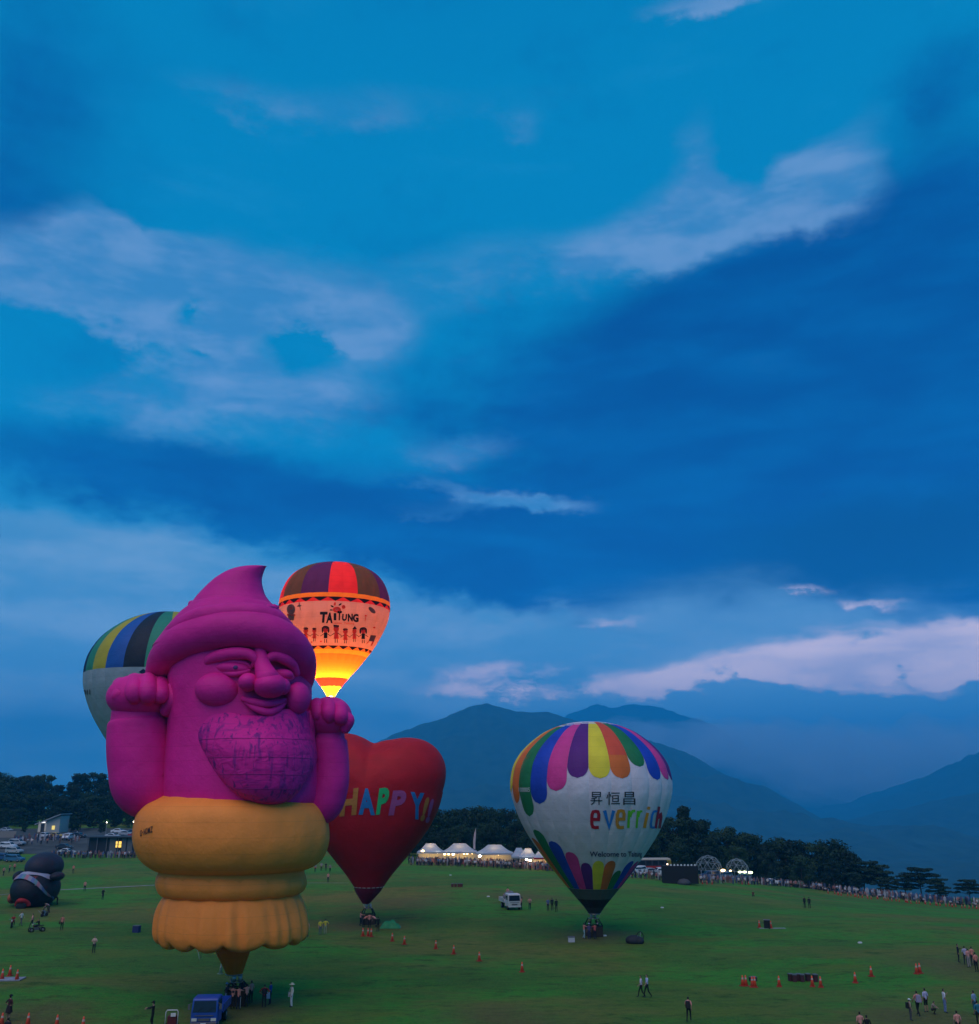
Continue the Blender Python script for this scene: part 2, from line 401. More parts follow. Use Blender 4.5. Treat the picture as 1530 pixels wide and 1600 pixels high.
mountain('mountain', [(1040,1420),(1120,1350),(1180,1318),(1240,1304),(1290,1296),(1318,1288),(1345,1298),(1380,1304),(1410,1294),(1440,1287),(1470,1289),(1500,1300),(1530,1318),(1600,1330),(1700,1310)], 1900, -190, 800, 2, 1.3)
mountain('mountain', [(1250,1300),(1330,1288),(1375,1268),(1395,1256),(1420,1240),(1450,1232),(1485,1205),(1530,1180),(1600,1150),(1700,1120)], 3600, -190, 1700, 3)
mountain('mountain', [(1300,1310),(1380,1290),(1440,1268),(1500,1246),(1560,1228),(1700,1200)], 2600, -190, 1100, 6)
mountain('mountain', [(830,1160),(860,1125),(890,1098),(915,1090),(935,1085),(955,1092),(985,1091),(1010,1094),(1030,1098),(1060,1110),(1085,1118),(1120,1132),(1150,1158),(1180,1190),(1220,1230)], 6000, -190, 2000, 4)
mountain('mountain', [(1040,1262),(1120,1225),(1180,1207),(1240,1199),(1300,1204),(1360,1216),(1400,1230),(1450,1252),(1500,1270)], 6500, -190, 1800, 5)
mountain('mountain', [(-200,1250),(-100,1243),(60,1240),(200,1236),(330,1232),(420,1225),(520,1240)], 4300, -190, 1500, 8)
# ------------------------------------------------------------------ haze: one closed box of even, pale blue air
hm, ht = new_mat('haze_air'); ho = ht.nodes.new('ShaderNodeOutputMaterial'); hv = ht.nodes.new('ShaderNodeVolumePrincipled')
hv.inputs['Color'].default_value = (.02, .54, 1.0, 1); hv.inputs['Density'].default_value = HAZE; hv.inputs['Anisotropy'].default_value = .1
ht.links.new(hv.outputs[0], ho.inputs['Volume'])
hb = MB().box((0, 7000, 405), (22400, 16400, 1250)).build('haze', hm); hb['kind'] = 'stuff'

# mist bank lying against the far mountains: soft lumps of denser, paler air
mm, mt_ = new_mat('mist_air'); mo = mt_.nodes.new('ShaderNodeOutputMaterial'); mv = mt_.nodes.new('ShaderNodeVolumePrincipled')
mv.inputs['Color'].default_value = (.86, .94, 1.0, 1); mv.inputs['Density'].default_value = .0012; mt_.links.new(mv.outputs[0], mo.inputs['Volume'])
b = MB(); rm = random.Random(3)
for px, py, rx, ry in ((965,1152,75,26),(1060,1172,105,44),(1150,1168,80,40),(1215,1186,130,58),(1320,1196,130,62),(1420,1196,120,70),(1540,1190,140,70),(1120,1205,120,40),(1280,1225,150,44)):
    D = 8300+rm.uniform(-300, 300); k = D/F; c = P(px, py, D); n, m = 36, 22; v = []; f = []
    for i in range(m+1):
        a = PI*i/m
        for j in range(n):
            q = 2*PI*j/n; d = Vector((math.sin(a)*math.cos(q), math.sin(a)*math.sin(q), math.cos(a)))
            w = 1+.34*mnoise.fractal(d*2.1+Vector((px*.1, py*.1, 0)), 1, 2.1, 4); v.append(c+Vector((d.x*rx*k*w, d.y*520*w, d.z*ry*k*w)))
    for i in range(m):
        for j in range(n): f.append((i*n+j, (i+1)*n+j, (i+1)*n+(j+1) % n, i*n+(j+1) % n))
    o = mk('mist', v, f, mm); o['kind'] = 'stuff'
# ------------------------------------------------------------------ balloon helpers
def catmull(pts, n):
    """smooth curve through (a, b) points, n samples per span"""
    out = []
    for i in range(len(pts)-1):
        p0 = np.array(pts[max(i-1, 0)]); p1 = np.array(pts[i]); p2 = np.array(pts[i+1]); p3 = np.array(pts[min(i+2, len(pts)-1)])
        for k in range(n):
            t = k/n; out.append(.5*((2*p1)+(-p0+p2)*t+(2*p0-5*p1+4*p2-p3)*t*t+(-p0+3*p1-3*p2+p3)*t**3))
    out.append(np.array(pts[-1], float)); return np.array(out, float)
class Env:
    """a balloon envelope of N gores round a vertical axis; profile given as (row, half width) seen in the photograph"""
    def __init__(s, cpx, Y0, prof, N, off=0.0, bulge=.016, n=5):
        s.N = N; s.off = off; s.bul = bulge
        s.Y0 = Y0
        c = catmull(prof, n); s.rows = []
        zz = []; rr = []
        for py, r in c:
            zz.append(P(cpx, py, Y0).z); rr.append(max(.02, r*mpp(py, Y0)))
        o = np.argsort(zz); s.z = np.array(zz)[o]; s.r = np.array(rr)[o]
        m = prof[-1][0]; p = P(cpx, m, Y0); s.cx, s.cy = p.x, Y0
    def R(s, z): return float(np.interp(z, s.z, s.r))
    def pt(s, th, z, lift=0.0):
        u = ((math.degrees(th)-s.off)/(360/s.N)) % 1.0
        b = s.R(z)*(1+s.bul*(math.sin(PI*u)**.8-.6))+lift
        return Vector((s.cx+b*math.sin(th), s.cy-b*math.cos(th), z))
    def front_z(s, py, th=0.0):
        a, b = s.z[0], s.z[-1]
        for _ in range(50):
            m = (a+b)/2
            if project(s.pt(th, m))[1] > py: a = m
            else: b = m
        return (a+b)/2
    def gore(s, bands, mats_, root, k, cache):
        """bands: list of z limits downwards with material slot; cache keyed by material tuple"""
        key = tuple(x.name for x in mats_)
        dth = 2*PI/s.N; th0 = math.radians(s.off)
        if key not in cache:
            zs = sorted(set([round(float(q), 4) for q in s.z] + [round(b[0], 4) for b in bands if s.z[0] < b[0] < s.z[-1]]), reverse=True)
            nu = 8; v = []; f = []; idx = []
            for z in zs:
                for i in range(nu+1):
                    u = i/nu; b = s.R(z)*(1+s.bul*(math.sin(PI*u)**.8-.6)); t = th0+u*dth
                    v.append((b*math.sin(t), -b*math.cos(t), z-root.location.z))
            for j in range(len(zs)-1):
                zm = (zs[j]+zs[j+1])/2; sl_ = 0
                for lim, slot in bands:
                    if zm < lim: sl_ = slot
                for i in range(nu): f.append((j*(nu+1)+i, (j+1)*(nu+1)+i, (j+1)*(nu+1)+i+1, j*(nu+1)+i+1)); idx.append(sl_)
            o = mk('gore', v, f, list(mats_), root, True, idx); cache[key] = o; o.location = (s.cx-root.location.x, s.cy-root.location.y, 0)
        else:
            o = cache[key].copy(); C.objects.link(o)
        o.rotation_euler = (0, 0, k*dth); return o
    def patch(s, mb, fn, nu, nv, lift, root):
        """fn(u, v) -> (theta, z); a piece of cloth sewn on the envelope"""
        v = []; f = []
        for j in range(nv+1):
            for i in range(nu+1):
                t, z = fn(i/nu, j/nv); v.append(s.pt(t, z, lift)-root.location)
        for j in range(nv):
            for i in range(nu): f.append((j*(nu+1)+i, (j+1)*(nu+1)+i, (j+1)*(nu+1)+i+1, j*(nu+1)+i+1))
        mb.add(v, f)
def bvh_of(objs):
    v = []; f = []
    for o in objs:
        k = len(v); M = o.matrix_basis.copy()
        if o.parent: M = o.parent.matrix_basis @ M
        v += [M@q.co for q in o.data.vertices]; f += [[a+k for a in p.vertices] for p in o.data.polygons]
    return BVHTree.FromPolygons(v, f)
def glyph(ch, bold=0.0, shear=0.0):
    cu = bpy.data.curves.new('glyph', 'FONT'); cu.body = ch; cu.offset = bold; cu.resolution_u = 3; cu.shear = shear; cu.size = 1
    o = bpy.data.objects.new('glyph', cu); C.objects.link(o); bpy.context.view_layer.update()
    me = bpy.data.meshes.new_from_object(o.evaluated_get(bpy.context.evaluated_depsgraph_get()))
    v = [(q.co.x, q.co.y) for q in me.vertices]; f = [list(p.vertices) for p in me.polygons]
    bpy.data.objects.remove(o); bpy.data.meshes.remove(me); bpy.data.curves.remove(cu)
    return v, f
def norm01(v):
    a = np.array(v); lo = a.min(0); hi_ = a.max(0); a = (a-lo)/np.maximum(hi_-lo, 1e-6); return a
def decal(name, v2, faces, tree, m, root, lift=.05, maxlen=5.0, label=None):
    """print a flat shape, given in photograph pixels, onto the cloth it lies on"""
    b = bmesh.new(); vs = [b.verts.new((x, y, 0)) for x, y in v2]
    for q in faces:
        try: b.faces.new([vs[i] for i in q])
        except ValueError: pass
    bmesh.ops.triangulate(b, faces=b.faces)
    for _ in range(4):
        e = [e for e in b.edges if e.calc_length() > maxlen]
        if not e: break
        bmesh.ops.subdivide_edges(b, edges=e, cuts=1); bmesh.ops.triangulate(b, faces=[q for q in b.faces if len(q.verts) > 3])
    ok = True
    for q in list(b.verts):
        d = ray(q.co.x, q.co.y).normalized(); h = tree.ray_cast(Vector((0, 0, CH)), d)
        if h[0] is None: b.verts.remove(q); continue
        nrm = h[1] if h[1].dot(d) < 0 else -h[1]
        q.co = h[0]+nrm*lift-root.location
    for q in b.faces:
        q.normal_update()
        if q.normal.dot(q.calc_center_median()+root.location-Vector((0, 0, CH))) > 0: q.normal_flip()
    me = bpy.data.meshes.new(name); b.to_mesh(me); b.free(); me.materials.append(m)
    o = bpy.data.objects.new(name, me); C.objects.link(o); o.parent = root
    if label: o['label'] = label
    return o
def letter_box(name, ch, box, tree, m, root, bold=0, slant=0, lift=.05, tilt=0.0, maxlen=5):
    v, f = glyph(ch, bold); a = norm01(v); x0, y0, x1, y1 = box
    pts = [(x0+(x1-x0)*(u*(1-slant)+slant*w) , y1-(y1-y0)*w+tilt*(u-.5)) for u, w in a]
    return decal(name, pts, f, tree, m, root, lift, maxlen)
def ribbon(pts, w):
    """a flat stroke of even width along a polyline"""
    v = []; n = len(pts); p = [Vector((x, y)) for x, y in pts]
    for i in range(n):
        a = (p[i]-p[i-1]).normalized() if i else (p[1]-p[0]).normalized(); b = (p[i+1]-p[i]).normalized() if i < n-1 else a
        t = (a+b).normalized(); nn = Vector((-t.y, t.x)); k = w/2/max(.5, nn.dot(Vector((-a.y, a.x))))
        v += [tuple(p[i]+nn*k), tuple(p[i]-nn*k)]
    return v, [[2*i, 2*i+1, 2*i+3, 2*i+2] for i in range(n-1)]
def ellipse2(cx, cy, rx, ry, n=14, rot=0):
    c, s_ = math.cos(rot), math.sin(rot)
    return [(cx+rx*math.cos(2*PI*k/n)*c-ry*math.sin(2*PI*k/n)*s_, cy+rx*math.cos(2*PI*k/n)*s_+ry*math.sin(2*PI*k/n)*c) for k in range(n)]
STEEL = mat('steel_tube', (.30, .31, .33), .35, .1, metal=.8)
WICKER = mat('wicker', (.05, .034, .024), .85, .5, 9, .5, stretch=(1, 1, 6))
BLACKC = mat('black_cloth', (.012, .013, .016), .8)
DARKLEATHER = mat('dark_leather', (.02, .016, .014), .6)
def basket_set(root, base, mouth_z, mouth_r, mouth_c, w=1.5, h=1.1, lit=False, rz=.3, dark=True):
    """wicker basket, padded uprights, burner frame with two burners, wires to the mouth; base = world point"""
    b = Vector(base)-root.location; M = Matrix.Rotation(rz, 3, 'Z')
    q = MB(); n = 9
    for side in range(4):
        R_ = Matrix.Rotation(side*PI/2, 3, 'Z')@M
        for k in range(n):                                      # woven rows, each a little proud
            c = R_@Vector((0, -w/2+.02*(k % 2), 0))
            q.box((b.x+c.x, b.y+c.y, b.z+.08+(k+.5)*(h-.16)/n), (w-.04, .05, (h-.16)/n-.012), math.atan2(R_[1][0], R_[0][0]))
    q.box((b.x, b.y, b.z+.05), (w, w, .09), rz)
    bk = q.build('basket', WICKER, root)
    r = MB()
    cs = [M@Vector((sx*w/2, sy*w/2, 0)) for sx, sy in ((-1,-1),(1,-1),(1,1),(-1,1))]
    r.tube([(b.x+c.x, b.y+c.y, b.z+h) for c in cs], .06, 8, True); r.build('basket_rim', DARKLEATHER, bk, True)
    ft = b.z+min(2.05, mouth_z-root.location.z-b.z-.5)
    tops = [Vector((b.x+c.x*.55, b.y+c.y*.55, ft)) for c in cs]
    for c, t in zip(cs, tops):
        MB().tube([(b.x+c.x, b.y+c.y, b.z+h), t], [.075, .06], 8).build('upright_pole', BLACKC if dark else STEEL, root, True)
    MB().tube(tops, .035, 8, True).build('burner_frame', STEEL, root, True)
    for sx in (-.22, .22):
        o = M@Vector((sx, 0, 0))
        br = MB().lathe([(.05, -.1), (.13, -.05), (.15, .15), (.17, .45), (.15, .46)], (b.x+o.x, b.y+o.y, ft), 12).build('burner', STEEL, root, True)
        if lit == 'pilot': MB().ell((b.x+o.x, b.y+o.y, ft+.52), (.06, .06, .1), 8, 6).build('pilot_flame', glow('pilot_glow', (1, .75, .5), 9), br, True)
    wr = MB()
    mc = Vector(mouth_c)-root.location
    for t, k in zip(tops, range(4)):
        a = math.atan2(t.y-b.y, t.x-b.x)
        for da in (-.3, .3): wr.tube([t, (mc.x+mouth_r*math.cos(a+da), mc.y+mouth_r*math.sin(a+da), mc.z)], .012, 4)
    wr.build('suspension_wires', STEEL, root)
# =================================================================== white balloon with coloured petals
EV = lambda zx, zy: (780+zx/4.3233, 1110+zy/4.3243)
def everrich():
    g = gnd(928, 1463); Y0 = g.y
    e = Env(929, Y0, [(1127.5,.4),(1129.5,26),(1134.5,47),(1144,69),(1156,86),(1168,99.5),(1179,109),(1191,116.5),(1202.5,121),(1221,124.5),(1236,124.4),(1249,122),(1272,115),(1295,105),(1318,91.5),(1341,75.5),(1364,58.5),(1387,40.5),(1406,25),(1417,16),(1427.5,9)], 24, -7.0, .02)
    root = thing('hot_air_balloon', 'white balloon with rainbow petal panels, everrich lettering and Welcome to Taitung', 'hot air balloon', (g.x, g.y, g.z), group='hot air balloons')
    wht = fabric('nylon_white', (.62, .56, .63), .05); gry = fabric('nylon_grey', (.09, .10, .09)); blk = fabric('nylon_black', (.016, .016, .02)); dgr = fabric('nylon_dark_grey', (.035, .036, .045))
    zb1, zb2, zb3 = e.front_z(EV(0,1212)[1]), e.front_z(EV(0,1281)[1]), e.front_z(EV(0,1335)[1])
    cache = {}; gs = [e.gore([(1e9,0),(zb1,1),(zb2,2),(zb3,3)], (wht, gry, blk, dgr), root, k, cache) for k in range(24)]
    cols = {'y': fabric('nylon_yellow', (.70, .56, .03)), 'o': fabric('nylon_orange', (.62, .13, .02)), 'g': fabric('nylon_green', (.015, .16, .055)), 'b': fabric('nylon_blue', (.012, .05, .40)),
            'p': fabric('nylon_pink', (.62, .04, .24)), 'v': fabric('nylon_violet', (.10, .012, .17)), 'r': fabric('nylon_vermilion', (.62, .07, .03))}
    seq = 'yogbpv'
    top_end = {0:460,1:460,2:380,3:470,4:470,5:475,6:520,7:500,8:470,-1:460,-2:545,-3:630,-4:715,-5:630,-6:560,-7:500}
    bot_end = {0:1016,1:1016,2:1082,3:1017,4:1018,5:1020,-1:1015,-2:944,-3:875,-4:802,-5:860,-6:940}
    for k in range(24):
        kk = k if k <= 12 else k-24
        c = seq[k % 6]; thc = math.radians(-7.0+15*(k+.5)); half = math.radians(7.46)
        th_v = max(-1.2, min(1.2, thc))
        ze = e.front_z(EV(0, top_end.get(kk, 500))[1], th_v) if abs(kk) < 6 else e.front_z(EV(0, top_end.get(kk, 500))[1], 1.2)
        zt = e.z[-1]-.02
        def top(u, v, a=zt, b=ze):
            rl = 1.35; vv = v**.9; z = a+(b-a)*vv; d = z-b
            w = math.sqrt(max(0, 1-(1-min(d, rl)/rl)**2)); return thc+half*(2*u-1)*w, z
        mb = MB(); e.patch(mb, top, 8, 34, .035, root); m = cols[c]
        o = mb.build('petal_panel', m, root, True)
        if c == 'o' and kk == 1:                                # this petal changes colour part way down
            zc = e.front_z(EV(0, 300)[1], th_v); mb = MB()
            def up(u, v, a=zt, b=zc): return thc+half*(2*u-1)*.98, a+(b-a)*v
            e.patch(mb, up, 8, 24, .055, root); mb.build('petal_panel', cols['r'], root, True)
        zl = e.front_z(EV(0, bot_end.get(kk, 1000))[1], max(-1.2, min(1.2, thc)))
        def low(u, v, a=zl, b=zb1+.02):
            rl = .95; z = a+(b-a)*v**1.15; d = a-z
            w = math.sqrt(max(0, 1-(1-min(d, rl)/rl)**2)); return thc+half*(2*u-1)*w, z
        mb = MB(); e.patch(mb, low, 8, 26, .035, root); mb.build('petal_panel', m, root, True)
    t = bvh_of(gs)
    ink = fabric('print_black', (.015, .015, .02))
    for ch, (a, b_) in zip('昇恒昌', ((618,697),(724,816),(838,920))):
        letter_box('printed_character', ch, (*EV(a, 550), *EV(b_, 638)), t, ink, root, 0, maxlen=4)
    pc = {'R': fabric('print_red', (.40, .006, .02)), 'B': fabric('print_blue', (.02, .18, .55)), 'O': fabric('print_orange', (.62, .24, .02)), 'G': fabric('print_green', (.13, .50, .03)), 'C': fabric('print_crimson', (.42, .01, .05))}
    er = [(.2,.5),(.85,.5),(.88,.76),(.76,.93),(.5,.96),(.24,.93),(.10,.76),(.10,.24),(.24,.07),(.5,.04),(.9,.06)]
    ST = {'e': [er], 'v': [[(.08,.97),(.5,.05),(.92,.97)]], 'r': [[(.15,.02),(.15,.97)], [(.31,.62),(.42,.84),(.62,.94),(.95,.95)]], 'i': [[(.15,.02),(.15,.72)], [(.15,.86),(.15,1.0)]],
          'c': [[(.92,.95),(.5,.96),(.24,.93),(.10,.76),(.10,.24),(.24,.07),(.5,.04),(.85,.05)]], 'h': [[(.12,.0),(.12,1.0)], [(.30,.45),(.45,.62),(.66,.66),(.84,.52),(.86,0)]]}
    for ch, c, a, b_, y0, wd, sl_ in (('e','R',620,682,676,17,.04),('v','B',706,780,672,19,.0),('e','O',790,852,672,17,.06),('r','G',864,922,672,14,.12),('r','G',922,968,674,11,.2),('i','O',976,1032,650,16,.55),('c','B',1014,1078,676,12,.3),('h','C',1052,1110,650,13,.4)):
        for j, st in enumerate(ST[ch]):
            q = [EV(a+(b_-a)*(x*(1-sl_)+sl_*y), 796-(796-y0)*y) for x, y in st]
            decal('printed_letter', *ribbon(q, wd*1.25/4.32), t, pc[c], root, .05+.006*j, 4)
    v, f = glyph('Welcome to Taitung', .012); a = norm01(v); pts = []
    for u, w in a:
        th = math.radians(-5.5+u*72); Rz = 345
        pts.append((EV(645+Rz*math.sin(th), 0)[0], EV(0, 998-w*46)[1]))
    decal('printed_lettering', pts, f, t, fabric('print_navy', (.012, .015, .09)), root, .05, 4)
    v, f = glyph('100005', .01); a = norm01(v)
    decal('printed_lettering', [EV(138+u*72, 551-w*30) for u, w in a], f, t, fabric('print_white', (.55, .55, .55)), root, .09, 3)
    mz = e.z[0]; mc = (e.cx, e.cy, mz)
    mb = MB(); mb.tube([(e.cx-g.x+e.r[0]*math.cos(q), e.cy-g.y+e.r[0]*math.sin(q), mz-g.z) for q in np.linspace(0, 2*PI, 24, endpoint=False)], .05, 6, True); mb.build('mouth_ring', STEEL, root, True)
    basket_set(root, g, mz, e.r[0], mc, 1.6, 1.1, 'pilot')
    return root, e
everrich()
# =================================================================== lit balloon floating behind the gnome
TA = lambda zx, zy: (420+zx/6.955, 870+zy/6.957)
def taitung():
    Y0 = 165.0
    e = Env(517, Y0, [(881,.3),(883,24),(887,41),(892,53),(899,64),(908,72.5),(918,78.5),(930,83),(942,85.2),(951,85.5),(961,84.6),(971,82.4),(985,77.3),(999,70.5),(1014,62),(1028,52),(1042.5,41),(1057,28.5),(1071,17.5),(1082,9.5),(1088,6.5)], 24, 2.0, .012)
    g = Vector((e.cx, e.cy, e.z[0]-4.0))
    root = thing('hot_air_balloon', 'glowing orange balloon with TAITUNG lettering and printed children, afloat behind the pink gnome', 'hot air balloon', g, group='hot air balloons')
    T = .5
    red = fabric('lit_red', (.70, .035, .04), T); olv = fabric('lit_olive', (.085, .075, .04), T); pur = fabric('lit_purple', (.06, .02, .16), T)
    yel = fabric('lit_amber', (.85, .36, .02), T); blk = fabric('lit_black', (.02, .012, .012), T); wht = fabric('lit_white', (.66, .46, .40), T); ora = fabric('lit_orange', (.85, .34, .03), T); yl2 = fabric('lit_yellow', (.88, .68, .04), T)
    z = lambda zy: e.front_z(TA(0, zy)[1])
    rd2 = fabric('lit_deep_red', (.75, .02, .015), T)
    L_ = [(1e9,0),(z(384),1),(z(430),2),(z(478),3),(z(962),5),(z(1000),4),(z(1046),5),(z(1310),6),(z(1405),7)]
    cache = {}; gs = []
    for k in range(24):
        top = (red, olv, pur)[(k//2) % 3]
        gs.append(e.gore(L_, (top, yel, red, wht, yl2, ora, rd2, yl2), root, k, cache))
    t = bvh_of(gs)
    z1, z2, z3, z4 = z(430), z(478), z(962), z(1000)
    for k in range(24):
        th0 = math.radians(2+15*k)
        for za, zb in ((z1, z2), (z3, z4)):
            mb = MB(); e.patch(mb, lambda u, v: (th0+math.radians(15)*(.5+(u-.5)*(1-v)), za-.03+(zb-za)*.98*v), 4, 4, .04, root); mb.build('triangle_panel', blk, root, True)
    ink = fabric('lit_ink', (.012, .008, .008), .2); rd = fabric('lit_print_red', (.75, .08, .04), .6); gr = fabric('lit_print_grey', (.16, .12, .11), .5)
    pts = lambda L__: [TA(*q) for q in L__]
    def flat(name, polys, m):
        v = []; f = []
        for p in polys: f.append(list(range(len(v), len(v)+len(p)))); v += [TA(*q) for q in p]
        return decal(name, v, f, t, m, root, .06, 3)
    for ch, x0, y0, x1, y1, s_ in (('T',550,598,642,716,.1),('A',622,605,702,720,.1),('I',706,612,734,690,0),('T',742,588,794,690,.1),('U',794,622,852,696,.1),('N',858,618,912,702,0),('G',912,620,976,710,0)):
        letter_box('printed_letter', ch, (*TA(x0, y0), *TA(x1, y1)), t, ink, root, .055, s_, .06, 0, 3)
    v, f = glyph('Taiwan  Taitung', .01); a = norm01(v); decal('printed_lettering', [TA(688+u*240, 733-w*28+u*6) for u, w in a], f, t, rd, root, .06, 3)
    flat('printed_sun', [ellipse2(740, 574, 44, 32)], rd); flat('printed_sun', [ellipse2(740, 574, 15, 10)], wht)
    for q in (ellipse2(690,538,20,9,10,.5), ellipse2(775,518,20,9,10,-.6), ellipse2(680,578,18,7,10,0)): flat('printed_sun_ray', [q], ink)
    for q in (ellipse2(718,512,12,20,10,.2), ellipse2(812,545,22,22,10,-.3)): flat('printed_sun_ray', [q], rd)
    for i, (x, y, s_, hair, dress) in enumerate(((405,845,1,0,1),(497,842,.9,0,1),(618,840,1.1,1,0),(733,835,1.15,2,1),(832,855,1,0,1),(930,848,.9,3,1),(1025,850,1.05,1,0))):
        flat('printed_child', [ellipse2(x, y-45*s_, 26*s_, 30*s_, 12), [(x-14*s_,y-18*s_),(x+14*s_,y-18*s_),(x+24*s_,y+48*s_),(x-24*s_,y+48*s_)] if dress else ellipse2(x, y-40*s_, 8, 8, 8)], rd)
        hp = {0: [ellipse2(x, y-66*s_, 26*s_, 14*s_, 10)], 1: [ellipse2(x, y-66*s_, 32*s_, 16*s_, 10), ellipse2(x-30*s_, y-42*s_, 9, 30*s_, 10), ellipse2(x+30*s_, y-42*s_, 9, 30*s_, 10)], 2: [[(x-30,y-98),(x+32,y-92),(x+26,y-68),(x-26,y-70)]], 3: [[(x-26,y-62),(x+6,y-96),(x+28,y-62)]]}[hair]
        if not dress: hp.append([(x-15*s_,y-18*s_),(x+15*s_,y-18*s_),(x+18*s_,y+40*s_),(x-18*s_,y+40*s_)])
        hp += [[(x-14*s_,y-10*s_),(x-52*s_,y+16*s_),(x-52*s_,y+22*s_),(x-14*s_,y-2)], [(x+14*s_,y-10*s_),(x+52*s_,y+16*s_),(x+52*s_,y+22*s_),(x+14*s_,y-2)], [(x-12*s_,y+46*s_),(x-6*s_,y+46*s_),(x-6*s_,y+84*s_),(x-14*s_,y+84*s_)], [(x+6*s_,y+46*s_),(x+12*s_,y+46*s_),(x+14*s_,y+84*s_),(x+6*s_,y+84*s_)]]
        for q in hp: flat('printed_child', [q], ink)
    flat('printed_balloon', [ellipse2(245, 572, 46, 58, 14), [(208,620),(284,622),(276,690),(216,688)]], gr); flat('printed_balloon', [[(200,622),(292,624),(290,645),(204,642)]], rd); flat('printed_balloon', [ellipse2(240,560,22,24,10)], rd)
    flat('printed_bird', [[(304,540),(330,520),(362,528),(340,545)], [(328,498),(336,498),(340,530),(330,530)], [(338,545),(344,545),(350,580),(344,580)]], gr)
    flat('printed_leaf', [ellipse2(1120, 580, 48, 22, 14, .75)], gr); flat('printed_flower', [ellipse2(1052, 640, 12, 10, 8), [(1046,655),(1054,655),(1048,695),(1042,695)]], rd)
    flat('printed_hut', [[(1105,850),(1165,855),(1140,920),(1085,915)]], gr); flat('printed_hut', [[(1080,915),(1090,915),(1066,945),(1056,942)], [(1126,918),(1140,920),(1118,968),(1106,962)]], rd)
    flat('printed_flower', [ellipse2(1145,768,14,10,8), ellipse2(380,885,12,10,8), ellipse2(468,925,10,8,8), ellipse2(568,918,12,10,8)], rd)
    mz = e.z[0]
    mb = MB(); mb.tube([(e.r[0]*math.cos(q), e.r[0]*math.sin(q), mz-g.z) for q in np.linspace(0, 2*PI, 24, endpoint=False)], .04, 6, True); mb.build('mouth_ring', STEEL, root, True)
    basket_set(root, g, mz, e.r[0], (e.cx, e.cy, mz), 1.5, 1.1)
    MB().lathe([(.05, 0), (.22, .4), (.30, 1.1), (.22, 2.4), (.10, 3.8), (.02, 4.8)], (0, 0, mz-g.z-1.2), 14).build('burner_flame', glow('flame_glow', (1, .62, .18), 60), root, True)
    l = bpy.data.lights.new('burner_light', 'POINT'); l.energy = BURN; l.color = (1, .25, .06); l.shadow_soft_size = .5
    lo = bpy.data.objects.new('burner_light', l); C.objects.link(lo); lo.location = (0, 0, mz-g.z+3.6); lo.parent = root
BURN = 12500
taitung()
# =================================================================== blue, yellow and green striped balloon, mostly hidden
def striped():
    Y0 = 116.0
    e = Env(244, Y0, [(958.5,.3),(960,26),(965,47),(974,68),(986,86),(1000,101),(1016,112),(1032,119),(1048,122),(1062,122.3),(1078,120.5),(1098,114.5),(1120,105),(1145,90),(1170,73),(1200,51),(1225,33),(1245,20),(1257,12)], 24, -12.8, .014)
    g = Vector((e.cx, e.cy, e.z[0]-2.4))
    root = thing('hot_air_balloon', 'balloon with navy, green, yellow and blue stripes over a pale lower half, behind the gnome', 'hot air balloon', g, group='hot air balloons')
    ny = fabric('stripe_navy', (.006, .018, .055)); gn = fabric('stripe_green', (.025, .21, .13)); yl = fabric('stripe_yellow', (.38, .32, .03)); bl = fabric('stripe_blue', (.012, .085, .32)); bk = fabric('stripe_black', (.008, .016, .03)); wh = fabric('stripe_pale', (.30, .36, .40), .1)
    zb = e.front_z(1042); zl = e.front_z(1178, -.9)
    seq = {0: bk, -1: bl, -2: yl, -3: gn, -4: ny, -5: bl, 1: gn, 2: yl, 3: bl, 4: ny, 5: gn, 6: yl, -6: yl, -7: gn}
    cache = {}; gs = []
    for k in range(24):
        kk = k if k < 12 else k-24
        gs.append(e.gore([(1e9,0),(zb,1),(zl,2)], (seq.get(kk, (bl, gn, yl, ny)[k % 4]), wh, ny), root, k, cache))
    t = bvh_of(gs); ink = fabric('print_black', (.015, .015, .02))
    v, f = glyph('0011', .02); a = norm01(v); decal('printed_lettering', [(127.5+u*14, 1086.5-w*8-u*1.5) for u, w in a], f, t, ink, root, .06, 3)
    decal('printed_diamond', [(217,1050),(224,1045),(232,1050),(224,1054)], [[0,1,2,3]], t, ny, root, .06, 4)
    basket_set(root, g, e.z[0], e.r[0], (e.cx, e.cy, e.z[0]), 1.3, 1.0)
striped()
